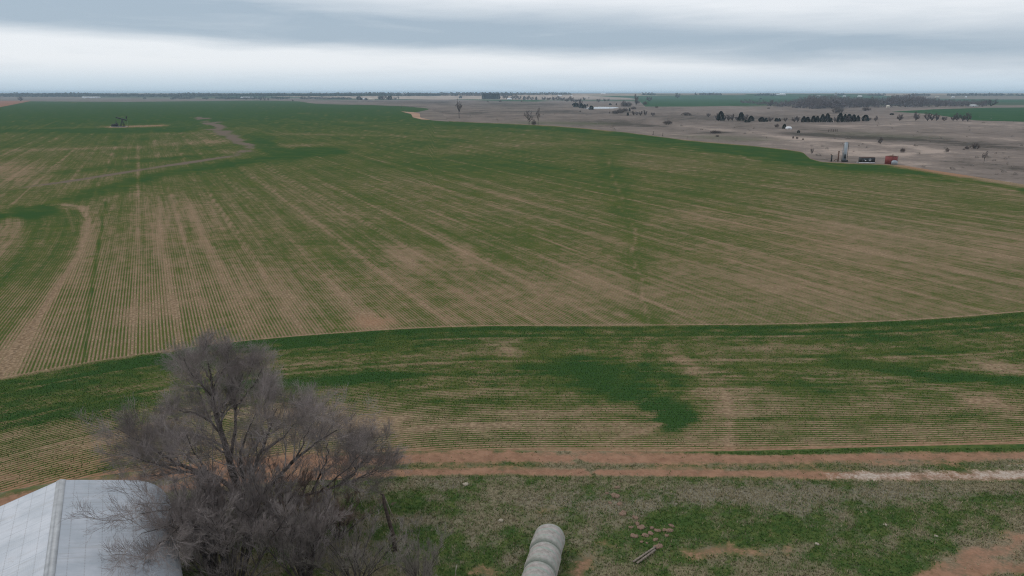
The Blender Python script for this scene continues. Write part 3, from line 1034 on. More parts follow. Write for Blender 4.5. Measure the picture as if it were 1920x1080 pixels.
def tubes(P, R, k):
    m, S = P.shape[0], P.shape[1]
    T = np.gradient(P, axis=1) if S > 2 else np.repeat(P[:, 1:2] - P[:, 0:1], 2, 1)
    T = unit(T)
    ref = np.where(np.abs(T[..., 2:3]) > 0.85, np.array([1.0, 0.2, 0.1]), np.array([0.15, 0.1, 1.0]))
    A = unit(np.cross(T, ref))
    B = np.cross(T, A)
    an = np.arange(k) * 2 * math.pi / k
    V = P[:, :, None] + R[:, :, None, None] * (A[:, :, None] * np.cos(an)[None, None, :, None] + B[:, :, None] * np.sin(an)[None, None, :, None])
    idx = np.arange(m * S * k).reshape(m, S, k)
    nx = np.roll(idx, -1, 2)
    Q = np.stack([idx[:, :-1], nx[:, :-1], nx[:, 1:], idx[:, 1:]], -1).reshape(-1, 4)
    return V.reshape(-1, 3), Q


def join(parts):
    Vs, Qs, n = [], [], 0
    for V, Q in parts:
        Vs.append(V)
        Qs.append(Q + n)
        n += len(V)
    return np.concatenate(Vs), np.concatenate(Qs)


def limbs_to_arrays(limbs, n=10):
    P = np.stack([polyline(l[0], n) for l in limbs])
    R = np.stack([np.linspace(l[1], l[2], n + 1) for l in limbs])
    return P, R


# --- the big bare tree beside the shed
TB = ground_at(455, 968)
TY = TB[1]


def lp(*pts):
    return [on_plane(a, b, TY + d) for a, b, d in pts]


limbs = [
    (lp((455, 972, 0), (447, 930, 0), (438, 890, -.1), (426, 850, -.1), (412, 800, .1), (402, 750, .3), (397, 715, .3), (390, 682, .2)), 0.26, 0.03),
    (lp((404, 760, .2), (392, 735, -.2), (370, 712, -.5), (352, 690, -.8), (345, 672, -1)), 0.07, 0.02),
    (lp((430, 862, 0), (440, 810, .5), (441, 760, .8), (450, 715, 1), (462, 690, 1.2)), 0.10, 0.02),
    (lp((418, 820, 0), (398, 795, -.6), (365, 775, -1.2), (335, 768, -1.6)), 0.08, 0.02),
    (lp((446, 925, 0), (400, 893, .3), (340, 872, .6), (290, 845, .9), (240, 815, 1.1), (212, 800, 1.2)), 0.13, 0.02),
    (lp((400, 893, .3), (350, 885, .0), (290, 868, -.4), (232, 850, -.8)), 0.07, 0.02),
    (lp((452, 950, 0), (470, 900, .4), (487, 850, .6), (508, 800, .9), (520, 765, 1)), 0.15, 0.02),
    (lp((462, 960, 0), (500, 915, -.5), (540, 875, -.9), (585, 835, -1.3), (632, 806, -1.6)), 0.14, 0.02),
    (lp((470, 962, 0), (530, 940, .2), (600, 922, .4), (660, 902, .6), (705, 882, .7)), 0.13, 0.025),
    (lp((640, 908, .5), (668, 880, .6), (690, 850, .7), (712, 818, .8)), 0.10, 0.03),
    (lp((585, 925, .3), (600, 890, 0), (612, 860, -.2), (615, 830, -.3)), 0.07, 0.02),
    (lp((560, 1025, -1.5), (528, 985, -1.2), (498, 938, -.8), (478, 900, -.5), (468, 860, -.2)), 0.15, 0.05),
    (lp((462, 930, 0), (455, 890, -1.0), (450, 850, -1.7), (470, 800, -2.2), (480, 775, -2.4)), 0.11, 0.02),
    (lp((455, 950, 0), (420, 920, -1.2), (385, 880, -2.2), (360, 840, -2.8), (350, 815, -3)), 0.11, 0.02),
]
limbs += [
    (lp((400, 740, .3), (412, 705, .5), (424, 688, .6), (428, 672, .7)), 0.055, 0.012),
    (lp((398, 715, .3), (380, 690, .9), (372, 680, 1.2), (366, 670, 1.3)), 0.05, 0.012),
    (lp((441, 765, .8), (470, 730, .3), (485, 705, 0), (492, 690, -.2)), 0.05, 0.012),
    (lp((487, 850, .6), (530, 820, 1.5), (560, 790, 2), (580, 768, 2.3)), 0.06, 0.012),
    (lp((508, 800, .9), (495, 770, 1.4), (500, 745, 1.6)), 0.05, 0.012),
    (lp((540, 875, -.9), (565, 840, -2), (580, 800, -2.6), (590, 780, -2.8)), 0.06, 0.012),
    (lp((426, 850, -.1), (395, 830, 1.2), (370, 800, 2), (350, 790, 2.4)), 0.06, 0.012),
    (lp((340, 872, .6), (320, 845, 1.4), (300, 815, 1.9)), 0.05, 0.012),
]
limbs += [
    (lp((290, 845, .9), (262, 826, .3), (232, 818, -.2)), 0.05, 0.012),
    (lp((340, 872, .6), (300, 872, 1.4), (255, 862, 2.0)), 0.05, 0.012),
    (lp((660, 902, .6), (690, 892, 1.0), (716, 884, 1.3)), 0.05, 0.012),
    (lp((668, 880, .6), (652, 850, 1.0), (655, 825, 1.2)), 0.05, 0.012),
    (lp((600, 922, .4), (650, 880, -.6), (680, 850, -1.2)), 0.05, 0.012),
    (lp((446, 925, 0), (395, 930, -3), (335, 945, -6), (300, 958, -7.6), (262, 964, -8.4)), 0.09, 0.014),
    (lp((395, 930, -3), (345, 965, -6.5), (310, 990, -8.2), (265, 1000, -9.2)), 0.07, 0.012),
    (lp((345, 965, -6.5), (312, 1010, -8.8), (268, 1048, -9.8)), 0.06, 0.012),
]
limbs = [(a, r0 * 1.05, r1) for a, r0, r1 in limbs]
rg = np.random.default_rng(11)
P1, R1 = limbs_to_arrays(limbs, 12)
P1[:, 1:-1] += rg.normal(size=P1[:, 1:-1].shape) * 0.035
P2, R2 = grow(P1, R1, 12, (0.24, 0.55), (20, 60), 0.14, 6, 0.46, 0.2, rg, 0.16, 1.2)
P3, R3 = grow(P2, R2, 9, (0.30, 0.66), (20, 58), 0.13, 4, 0.55, 0.1, rg, 0.19, 0.6)
P4, R4 = grow(P3, R3, 7, (0.35, 0.85), (18, 55), 0.12, 2, 0.6, 0.08, rg, 0.2, 0.36)
P5, R5 = grow(P4, R4, 3, (0.5, 1.0), (10, 38), 0.15, 1, 0.7, 0.1, rg, 0.2, 0.3)
R2 = np.maximum(R2, 0.010)
R3 = np.maximum(R3, 0.0055)
R4 = np.maximum(R4, 0.0032)
R5 = np.maximum(R5, 0.0028)
V1, Q1 = tubes(P1, R1, 8)
Vb, Qb = tubes(P2, R2, 5)
V2, Q2 = join([tubes(P3, R3, 3), tubes(P4, R4, 3), tubes(P5, R5, 3)])
tree = tag(empty('bare_tree', TB), 'large spreading bare grey tree beside the metal shed', 'tree')
add('trunk', mesh_data('trunk', V1 - TB, [Q1], smooth=True), M['bark'], tree)
add('branches', mesh_data('branches', Vb - TB, [Qb], smooth=True), M['branch'], tree)
add('crown', mesh_data('crown', V2 - TB, [Q2]), M['twig'], tree)


# --- brush thicket in front of it
def brush(seed, nst, spread, n2, n3, n4, n5):
    rg = np.random.default_rng(seed)
    st = []
    for k in range(nst):
        a = 2 * math.pi * k / nst + rg.uniform(-.3, .3)
        s = spread * rg.uniform(0.25, 1.0)
        top = np.array([math.cos(a) * s, math.sin(a) * s, rg.uniform(0.72, 0.98)])
        mid = top * np.array([0.42, 0.42, 0.5]) + rg.normal(size=3) * 0.03
        st.append(([np.array([math.cos(a) * .03, math.sin(a) * .03, -0.01]), mid, top], 0.011, 0.003))
    P1, R1 = limbs_to_arrays(st, 8)
    P2, R2 = grow(P1, R1, n2, (0.22, 0.45), (14, 45), 0.20, 4, 0.5, 0.15, rg, 0.18)
    P3, R3 = grow(P2, R2, n3, (0.3, 0.6), (12, 42), 0.20, 3, 0.6, 0.1, rg, 0.2)
    P4, R4 = grow(P3, R3, n4, (0.35, 0.75), (10, 40), 0.20, 2, 0.65, 0.1, rg, 0.22)
    R2 = np.maximum(R2, 0.0020)
    R3 = np.maximum(R3, 0.0010)
    R4 = np.maximum(R4, 0.0007)
    parts = [tubes(P3, R3, 3), tubes(P4, R4, 3)]
    if n5:
        P5, R5 = grow(P4, R4, n5, (0.5, 0.9), (8, 35), 0.2, 1, 0.8, 0.1, rg, 0.2)
        parts.append(tubes(P5, np.maximum(R5, 0.0005), 3))
    A, B = join([tubes(P1, R1, 6), tubes(P2, R2, 4)]), join(parts)
    return mesh_data('stems', A[0], [A[1]], smooth=True), mesh_data('twigs', B[0], [B[1]])


brush_a = brush(21, 12, 0.62, 12, 10, 7, 3)
brush_b = brush(22, 12, 0.80, 10, 8, 6, 2)
for me in (brush_a[0], brush_b[0]):
    me.materials.append(M['bark'])
for me in (brush_a[1], brush_b[1]):
    me.materials.append(M['twig'])


def put_brush(proto, name, px, py, size, wide, rz, label, twig=None, group=None, lean=0.0):
    o = tag(empty(name, ground_at(px, py), rz, (wide, wide, size)), label, 'shrub', group)
    o.rotation_euler[1] = lean
    add('stems', proto[0], None, o)
    c = add('twigs', proto[1], None, o)
    if twig:
        c.material_slots[0].link = 'OBJECT'
        c.material_slots[0].material = twig
    return o


BG = "brush thicket below the big tree"
put_brush(brush_a, 'bare_shrub', 402, 1095, 4.7, 4.0, 0.0, 'dense dark bare brush overhanging the edge of the shed roof', None, BG, -0.06)
put_brush(brush_a, 'bare_shrub', 440, 1125, 5.4, 6.2, 2.1, 'tall grey bare brush below the big tree, next to the shed brush', None, BG)
put_brush(brush_a, 'bare_shrub', 575, 1100, 4.4, 5.2, 3.9, 'tall grey bare brush in the middle of the thicket', None, BG)
put_brush(brush_b, 'bare_shrub', 635, 1010, 2.7, 3.4, 1.1, 'low reddish bare brush behind the leaning post', M['twig_red'], BG)
put_brush(brush_b, 'bare_shrub', 668, 1105, 3.1, 3.6, 5.1, 'pale rounded bare brush left of the leaning post', M['twig_pale'], BG)
put_brush(brush_b, 'bare_shrub', 400, 990, 2.6, 3.6, 2.7, 'low reddish bare brush behind the shed roof corner', M['twig_red'], BG)
put_brush(brush_b, 'bare_shrub', 790, 1120, 2.9, 2.5, 0.2, 'thin bare sapling brush at the open end of the thicket, nearest the bales', M['twig_pale'], BG)
put_brush(brush_b, 'bare_shrub', 535, 990, 3.0, 3.8, 4.4, 'reddish bare brush under the lower limbs of the big tree', M['twig_red'], BG)

# ------------------------------------------------------------------ metal shed
PK = ground_at(113, 903, 5.0)
RAZ = math.radians(-28.0)
rd = np.array([math.sin(RAZ), math.cos(RAZ), 0.0])
shed = tag(empty('metal_shed', (PK[0], PK[1], 0), -RAZ), 'pale metal shed with corrugated gable roof beside the big bare tree', 'shed')
# local axes: x to the right down-slope, y along the ridge (far end at y = 0), z up


def roof_metal():
    m, g, b = material("galvanised_roof")
    tc = g.node('ShaderNodeTexCoord')
    tc.object = shed
    obj = tc.outputs['Object']
    x, y, z = g.sep(obj)
    n = g.noise(obj, 0.8, 5, 0.6)
    n2 = g.noise(g.comb(g.math('MULTIPLY', x, 0.5), g.math('MULTIPLY', y, 6.0), 0.0), 2.0, 4, 0.6)
    c = g.mix(g.smooth(n, 0.35, 0.7), (0.40, 0.43, 0.47), (0.50, 0.52, 0.56))
    c = g.mix(g.math('MULTIPLY', g.smooth(n2, 0.5, 0.8), 0.35), c, (0.34, 0.35, 0.38))
    # screw rows over the purlins
    sx = g.math('PINGPONG', x, 0.275)
    sy = g.math('PINGPONG', g.math('ADD', y, 0.03), 0.095)
    ln = g.smooth(sx, 0.008, 0.028, 1.0, 0.0)
    dots = g.math('MULTIPLY', ln, g.math('ADD', 0.35, g.math('MULTIPLY', 0.5, g.smooth(sy, 0.02, 0.06, 1.0, 0.0))))
    c = g.mix(g.math('MULTIPLY', dots, 0.42), c, (0.17, 0.15, 0.15))
    # soft dark curved smear on the right slope
    r = g.math('POWER', g.math('ADD', g.math('POWER', g.math('SUBTRACT', x, 2.1), 2.0), g.math('POWER', g.math('ADD', y, 6.0), 2.0)), 0.5)
    arc = g.math('MULTIPLY', g.smooth(g.math('ABSOLUTE', g.math('SUBTRACT', r, 1.1)), 0.0, 0.95, 1.0, 0.0), g.smooth(g.noise(g.comb(g.math('MULTIPLY', r, 2.2), g.math('MULTIPLY', y, 0.5), 0.0), 2.0, 4, 0.6, 0.8), 0.35, 0.7))
    arc = g.math('MULTIPLY', arc, g.smooth(x, 1.4, 2.2))
    c = g.mix(g.math('MULTIPLY', arc, 0.30), c, (0.15, 0.17, 0.19))
    # dust washed down the slope and a little rust below the ridge
    dn = g.noise(g.comb(g.math('MULTIPLY', x, 0.25), g.math('MULTIPLY', y, 3.0), 2.0), 1.6, 5, 0.65)
    c = g.mix(g.math('MULTIPLY', g.smooth(dn, 0.5, 0.75), 0.4), c, (0.30, 0.29, 0.28))
    rn = g.math('MULTIPLY', g.smooth(g.noise(obj, 1.7, 5, 0.7), 0.62, 0.75), 0.35)
    c = g.mix(rn, c, (0.26, 0.19, 0.15))
    g.put(b.inputs['Base Color'], c)
    b.inputs['Metallic'].default_value = 0.15
    b.inputs['Roughness'].default_value = 0.5
    return m


M['roof'] = roof_metal()
M['cap'] = plain("weathered_ridge_cap", (0.40, 0.41, 0.42), 0.6, 0.15, 2.0, 0.2)
M['wall'] = plain("painted_metal_wall", (0.36, 0.37, 0.38), 0.6, 0.12, 2.0)


def slope_profile(side):
    """(distance from the ridge, drop) of the roof cross-section"""
    if side < 0:
        xs = np.array([0.0, 1.5, 3.0, 4.5, 5.6])
        return -xs, -xs * math.tan(math.radians(15.5))
    xs = np.array([0.0, 1.2, 2.5, 3.0, 3.4, 3.75, 4.05, 4.25, 4.35])
    zs = np.array([0.0, -.32, -.67, -.82, -1.0, -1.26, -1.62, -2.1, -2.6])
    return xs, zs


SW, PITCHC = 0.72, 0.08
NS = 16


def sheet_mesh(side):
    xs, zs = slope_profile(side)
    k = int(SW / PITCHC) * 4
    ys = -np.linspace(0, SW, k + 1)
    wave = 0.010 * np.cos(np.arange(k + 1) * math.pi / 2)
    # normal of the section
    dx, dz = np.gradient(xs), np.gradient(zs)
    nl = np.hypot(dx, dz)
    nx, nz = -dz / nl, dx / nl
    if side < 0:
        nx, nz = -nx, -nz
    V = []
    for i in range(len(xs)):
        for j in range(k + 1):
            V.append((xs[i] + nx[i] * wave[j], ys[j], zs[i] + nz[i] * wave[j]))
    Q = []
    for i in range(len(xs) - 1):
        for j in range(k):
            a = i * (k + 1) + j
            Q.append((a, a + 1, a + k + 2, a + k + 1) if side < 0 else (a, a + k + 1, a + k + 2, a + 1))
    me = mesh_data('roof_sheet', V, [Q], smooth=True)
    me.materials.append(M['roof'])
    return me


for side in (-1, 1):
    me = sheet_mesh(side)
    for k in range(NS):
        o = add('roof_sheet', me, None, shed, (0, -k * (SW - 0.08) + 0.15, 5.0 + 0.0015 * (k % 2)), (0, 0, 0))
cap = MB()
yl = -NS * (SW - 0.08) + 0.1
for (xa, za), (xb, zb) in (((-0.17, -0.025), (0.0, 0.035)), ((0.0, 0.035), (0.2, -0.03))):
    cap.addv([(xa, 0.18, za + 5.0), (xb, 0.18, zb + 5.0), (xb, yl, zb + 5.0), (xa, yl, za + 5.0),
              (xa, 0.18, za + 4.985), (xb, 0.18, zb + 4.985), (xb, yl, zb + 4.985), (xa, yl, za + 4.985)],
             [(3, 2, 1, 0), (4, 5, 6, 7), (0, 1, 5, 4), (2, 3, 7, 6), (1, 2, 6, 5), (3, 0, 4, 7)])
cap.build('ridge_cap', M['cap'], shed)
w = MB()
zl = slope_profile(-1)[1][-1]
w.addv([(-5.4, 0, 0), (4.1, 0, 0), (4.1, 0, 2.3), (3.8, 0, 3.2), (2.8, 0, 4.1), (0, 0, 4.9), (-5.4, 0, 3.4)], [(6, 5, 4, 3, 2, 1, 0)])
w.addv([(-5.4, yl, 0), (4.1, yl, 0), (4.1, yl, 2.3), (3.8, yl, 3.2), (2.8, yl, 4.1), (0, yl, 4.9), (-5.4, yl, 3.4)], [(0, 1, 2, 3, 4, 5, 6)])
w.addv([(-5.4, 0, 0), (-5.4, yl, 0), (-5.4, yl, 3.4), (-5.4, 0, 3.4)], [(0, 1, 2, 3)])
w.addv([(4.1, 0, 0), (4.1, yl, 0), (4.1, yl, 2.3), (4.1, 0, 2.3)], [(3, 2, 1, 0)])
w.build('wall', M['wall'], shed)
d = MB()
d.box((-1.5, 0.03, 1.5), (3.0, 0.05, 3.0))
d.build('door', M['cap'], shed)

# ------------------------------------------------------------------ round hay bales
def bale_material():
    m, g, b = material("net_wrapped_hay")
    obj = g.node('ShaderNodeTexCoord').outputs['Object']
    x, y, z = g.sep(obj)
    n = g.noise(obj, 5.0, 5, 0.65)
    band = g.noise(g.comb(0.0, g.math('MULTIPLY', y, 6.0), g.math('MULTIPLY', z, 0.3)), 1.5, 3, 0.6)
    hay = g.mix(g.smooth(n, 0.3, 0.7), (0.25, 0.22, 0.195), (0.40, 0.365, 0.335))
    c = g.mix(g.math('MULTIPLY', g.smooth(band, 0.48, 0.66), 0.7), hay, (0.26, 0.33, 0.28))
    c = g.mix(g.math('MULTIPLY', g.smooth(g.noise(obj, 2.2, 3), 0.5, 0.7), 0.35), c, (0.42, 0.33, 0.33))
    e = g.smooth(g.math('ABSOLUTE', y), 0.52, 0.70)
    c = g.mix(g.math('MULTIPLY', e, 0.6), c, (0.16, 0.20, 0.16))
    g.put(b.inputs['Base Color'], c)
    b.inputs['Roughness'].default_value = 0.8
    bp = g.node('ShaderNodeBump')
    bp.inputs['Strength'].default_value = 0.6
    bp.inputs['Distance'].default_value = 0.04
    g.put(bp.inputs['Height'], g.noise(g.comb(x, g.math('MULTIPLY', y, 4.0), z), 9.0, 4))
    g.put(b.inputs['Normal'], bp.outputs[0])
    return m


M['bale'] = bale_material()
M['bale_end'] = plain("cut_hay_end", (0.26, 0.21, 0.13), 0.95, 0.35, 8.0, bump=0.6)


def make_bale(seed):
    rg = np.random.default_rng(seed)
    R, Lh, k = 0.76, 0.75, 48
    prof = [(-Lh, R * 0.80), (-Lh + 0.03, R * 0.90), (-Lh + 0.09, R * 0.965), (-Lh + 0.16, R * 0.995)]
    for q in np.linspace(-Lh + 0.24, Lh - 0.24, 9):
        prof.append((q, R * (1 + rg.uniform(-0.012, 0.014))))
    prof += [(Lh - 0.16, R * 0.995), (Lh - 0.09, R * 0.965), (Lh - 0.03, R * 0.90), (Lh, R * 0.80)]
    V, fs = [], []
    ph = rg.uniform(0, 6, 4)
    for y, r in prof:
        for j in range(k):
            a = 2 * math.pi * j / k
            rr = r * (1 + 0.012 * math.sin(3 * a + ph[0]) + 0.008 * math.sin(5 * a + 3 * y + ph[1]))
            z = rr * math.sin(a)
            z = max(z, -R * 0.93)
            V.append((rr * math.cos(a) * 1.02, y, z + R * 0.93))
    for i in range(len(prof) - 1):
        for j in range(k):
            a, b2 = i * k + j, i * k + (j + 1) % k
            fs.append((a, b2, b2 + k, a + k)[::-1])
    me = mesh_data('net_wrap', V, [fs], smooth=True)
    me.materials.append(M['bale'])
    ends = []
    for s, sg in ((0, -1), (len(prof) - 1, 1)):
        E = [V[s * k + j] for j in range(k)] + [(0, sg * (Lh + 0.02), R * 0.93)]
        e = mesh_data('hay_end', E, [[(j, (j + 1) % k, k)[::-sg] for j in range(k)]])
        e.materials.append(M['bale_end'])
        ends.append(e)
    return me, ends


b0 = ground_at(1027, 1046)
baz = math.radians(12.0)
bd = np.array([-math.sin(baz), -math.cos(baz), 0])
bl = ['farthest round net-wrapped hay bale, nearest the dirt track', 'middle round net-wrapped hay bale of the row of three', 'nearest round net-wrapped hay bale, cut by the lower frame edge']
for i in range(3):
    p = b0 + bd * (1.54 * i) + np.array([random.uniform(-.03, .03), 0, 0.045])
    o = tag(empty('hay_bale', p, -baz + random.uniform(-.04, .04)), bl[i], 'hay bale', 'hay bales set end to end')
    m1, m2 = make_bale(40 + i)
    add('net_wrap', m1, None, o)
    for e in m2:
        add('hay_end', e, None, o)

# ------------------------------------------------------------------ leaning post, sticks, stones, clods
M['oldwood'] = plain("old_dark_wood", (0.075, 0.055, 0.045), 0.9, 0.45, 7.0, bump=0.5)
M['greywood'] = plain("weathered_grey_wood", (0.20, 0.165, 0.13), 0.9, 0.3, 9.0, bump=0.4)
pb = ground_at(742, 1035)
post = tag(empty('broken_post', pb), 'dark splintered leaning wooden post at the end of the thicket', 'post')
top = on_plane(719, 926, pb[1] + 0.1) - pb
mbp = MB()
pts = [np.array([0, 0, -0.1])] + [top * f + np.array([0.05 * math.sin(6 * f), 0, 0]) for f in (0.3, 0.55, 0.8, 0.93, 1.0)]
mbp.tube(pts, [0.12, 0.105, 0.095, 0.085, 0.075, 0.035], 7)
mbp.build('shaft', M['oldwood'], post)
mbs = MB()
mbs.tube([top * 0.93 + np.array([0.04, 0, 0]), top * 0.75 + np.array([0.16, -.05, 0]), top * 0.42 + np.array([0.34, -.05, 0])], [0.03, 0.025, 0.012], 5)
mbs.build('splinter', M['greywood'], post)
mbs = MB()
mbs.tube([top * 0.97, top * 1.0 + np.array([-0.16, 0, 0.02])], [0.04, 0.03], 5)
mbs.build('insulator_stub', M['oldwood'], post)

bp_ = ground_at(1208, 1044)
boards = tag(empty('split_board', bp_), 'weathered split board lying on the grass near the dirt clods', 'board')
for k, off in enumerate((0.0, 0.17)):
    a = ground_at(1187 + 2 * k, 1058) - bp_
    c = ground_at(1229 - 6 * k, 1030 + 3 * k) - bp_
    mm = MB()
    ax = math.atan2(c[1] - a[1], c[0] - a[0])
    mm.box((a + c) / 2 + np.array([off * math.sin(ax), -off * math.cos(ax), 0.14 + 0.01 * k]), (np.linalg.norm(c - a), 0.09, 0.06), ax)
    mm.build('plank', M['greywood'], boards)

M['pale'] = plain("bleached_stick", (0.5, 0.45, 0.38), 0.9, 0.2, 6.0)
sb = ground_at(853, 1082)
mm = MB()
mm.tube([sb - sb, on_plane(855, 1066, sb[1]) - sb, on_plane(857, 1058, sb[1]) - sb], [0.022, 0.018, 0.012], 5)
o = mm.build('stake', M['pale'], None, loc=sb)
tag(o, 'thin pale stake standing in the grass left of the bales', 'stake')


def lump(seed, k=10, rings=6, flat=0.55, rough=0.28):
    rg = np.random.default_rng(seed)
    V, fs = [(0, 0, flat)], []
    ph = rg.uniform(0, 6.3, 6)
    for i in range(1, rings):
        a = math.pi * 0.62 * i / (rings - 1)
        for j in range(k):
            b2 = 2 * math.pi * j / k
            r = 1 + rough * (math.sin(2 * b2 + ph[0]) * 0.5 + math.sin(3 * b2 + ph[1] + i) * 0.5) + rg.uniform(-rough, rough) * 0.45
            V.append((r * math.sin(a) * math.cos(b2), r * math.sin(a) * math.sin(b2), flat * r * math.cos(a)))
    for j in range(k):
        fs.append((0, 1 + j, 1 + (j + 1) % k))
    for i in range(rings - 2):
        for j in range(k):
            a, b2 = 1 + i * k + j, 1 + i * k + (j + 1) % k
            fs.append((a, a + k, b2 + k, b2))
    return mesh_data('lump', V, [fs])


M['clod'] = plain("red_dirt_clod", (0.215, 0.14, 0.10), 0.95, 0.3, 3.0, bump=0.6)
M['stone'] = plain("pale_stone", (0.36, 0.31, 0.24), 0.9, 0.2, 4.0, bump=0.4)
clod_me = [lump(s) for s in range(60, 66)]
for me in clod_me:
    me.materials.append(M['clod'])
stone_me = lump(80, flat=0.5)
stone_me.materials.append(M['stone'])
clods = [(1157, 914, 10, 'pale red dirt clod nearest the dirt track'), (1138, 925, 7, 'small dirt clod, westernmost of the upper clods'),
         (1154, 930, 16, 'broad flat dirt clod of the upper group near the track'), (1144, 943, 8, None), (1162, 945, 11, None),
         (1168, 963, 16, 'lone flat reddish dirt clod between the upper and lower clods'), (1192, 971, 12, 'rounded dirt clod just above the lower cluster'),
         (1195, 982, 10, None), (1183, 989, 9, None), (1202, 989, 15, 'large rounded dirt clod in the middle of the lower cluster'), (1222, 990, 9, None),
         (1233, 995, 12, None), (1255, 995, 14, 'broad dirt clod at the east end of the lower cluster'), (1259, 986, 11, None), (1220, 1000, 11, None),
         (1189, 1005, 14, 'pale dirt clod at the west end of the lower cluster, bales side'), (1210, 1004, 13, None), (1250, 1004, 8, None),
         (1229, 1012, 10, None), (1234, 1025, 17, 'dark red dirt clod closest to the split board'), (1246, 994, 10, None), (1203, 1016, 7, None), (1213, 1018, 5, None)]
small = sorted(c[0] for c in clods if c[3] is None)
NTH = ['leftmost', 'second from left', 'third from left', 'fourth from left', 'fifth from left', 'sixth from left', 'seventh from left', 'eighth from left', 'ninth from left', 'tenth from left', 'eleventh from left', 'twelfth from left', 'thirteenth from left', 'rightmost']
for i, (px, py, wpx, lab) in enumerate(clods):
    lab = lab or 'small reddish dirt clod, %s of the small clods by the bales' % NTH[small.index(px)]
    s = wpx * px_size(px, py) / 2
    o = add('dirt_clod', clod_me[i % 6], None, None, ground_at(px, py, 0.06), (0, 0, random.uniform(0, 6)), (s * 1.1, s * 0.95, s * 0.8))
    tag(o, lab, 'clod', 'dirt clods scattered on the grass')
for px, py, wpx, lab in [(873, 908, 13, 'pale flat stone on the grass just below the dirt track'), (939, 976, 12, 'small pale stone left of the far hay bale'),
                         (1532, 1020, 10, 'small pale stone alone in the greenest grass'), (1660, 984, 9, 'small pale reddish stone in dark green grass'),
                         (1755, 1005, 8, 'small pale stone just above the curving dirt track')]:
    s = wpx * px_size(px, py) / 2
    o = add('stone', stone_me, None, None, ground_at(px, py, 0.06), (0, 0, random.uniform(0, 6)), (s, s * 0.8, s * 0.8))
    tag(o, lab, 'stone', 'pale stones in the farmyard')

# ------------------------------------------------------------------ pump jack in the wheat
M['dark_steel'] = plain("dark_steel", (0.035, 0.037, 0.038), 0.6, 0.3, 2.0)
M['rust'] = plain("rusty_steel", (0.12, 0.062, 0.042), 0.85, 0.35, 2.5)
M['silver'] = plain("weathered_silver", (0.30, 0.33, 0.36), 0.5, 0.12, 1.0, 0.2)
M['white'] = plain("white_paint", (0.72, 0.73, 0.74), 0.6, 0.08, 0.5)
M['concrete'] = plain("pale_concrete", (0.42, 0.39, 0.36), 0.9, 0.15, 1.0)
pj = tag(empty('pump_jack', ground_at(224, 238.5), 0.05), 'dark nodding pump jack on its dirt pad in the wheat', 'pump jack')
sc = px_size(224, 238.5)
q = sc / 0.386          # scale so that it matches its size on the ground
mm = MB(); mm.box((-0.4, 0, 0.18), (10.5, 2.4, 0.36)); mm.build('base_slab', M['concrete'], pj)
mm = MB()
for y in (-0.6, 0.6):
    mm.box((-0.6, y, 0.55), (8.6, 0.22, 0.38))
mm.build('skid', M['dark_steel'], pj)
for y in (-0.9, 0.9):
    for x in (1.0, 3.4):
        mm = MB(); mm.tube([(x, y, 0.5), (2.3, y * 0.25, 4.9)], [0.19, 0.16], 5); mm.build('samson_leg', M['dark_steel'], pj)
mm = MB()
mm.box((2.3, 0, 5.0), (0.6, 0.7, 0.4)); mm.build('saddle_bearing', M['dark_steel'], pj)
ta = math.radians(16)
mm = MB(); mm.box((1.8, 0, 5.42), (7.0, 0.5, 0.8), tilt=ta); beam = mm.build('walking_beam', M['dark_steel'], pj)
mm = MB()
hx, hz = 1.8 + 3.5 * math.cos(ta), 5.42 + 3.5 * math.sin(ta)
arc = [(hx + 0.55 * math.cos(t) - 0.1, hz + 1.05 * math.sin(t)) for t in np.linspace(-1.25, 1.25, 7)]
n0 = len(arc)
VV = [(hx - 0.35, -0.2, hz)] + [(a, -0.2, c) for a, c in arc] + [(hx - 0.35, 0.2, hz)] + [(a, 0.2, c) for a, c in arc]
fs = [tuple(range(0, n0 + 1)), tuple(range(2 * n0 + 1, n0, -1))] + [(i, i + n0 + 1, i + n0 + 2, i + 1) for i in range(0, n0)] + [(n0, 2 * n0 + 1, n0 + 1, 0)]
mm.addv(VV, fs); mm.build('horse_head', M['dark_steel'], beam)
mm = MB(); mm.tube([(hx + 0.4, 0, hz - 0.9), (hx + 0.4, 0, 0.9)], [0.035, 0.035], 4); mm.build('polished_rod', M['silver'], pj)
mm = MB(); mm.tube([(hx + 0.4, 0, 0), (hx + 0.4, 0, 0.9)], [0.22, 0.16], 8); mm.build('wellhead', M['dark_steel'], pj)
mm = MB(); mm.box((-1.5, 0, 1.5), (1.6, 1.3, 1.5)); mm.box((-1.5, 0, 2.4), (1.0, 0.9, 0.4)); gear = mm.build('gearbox', M['dark_steel'], pj)
for y in (-0.85, 0.85):
    mm = MB(); mm.tube([(-1.5, y, 1.9), (-1.75, y, 3.0)], [0.15, 0.15], 5); mm.build('crank_arm', M['dark_steel'], gear)
    mm = MB(); mm.tube([(-1.75, y, 3.0), (-1.5, y * 0.6, 4.55)], [0.08, 0.08], 5); mm.build('pitman_arm', M['dark_steel'], pj)
    mm = MB(); mm.tube([(-2.2, y - .18, 1.5), (-2.2, y + .18, 1.5)], [0.85, 0.85], 12); mm.build('counterweight', M['dark_steel'], gear)
mm = MB(); mm.box((-4.0, 0, 1.1), (1.7, 1.2, 1.2)); mm.box((-4.0, 0, 1.85), (1.1, 0.9, 0.3)); mm.build('motor_housing', M['dark_steel'], pj)
pj.scale = (1.1 * q, 1.1 * q, 1.1 * q)

# ------------------------------------------------------------------ oil lease equipment by the pasture
def px_thing(px, py):
    return ground_at(px, py), px_size(px, py)


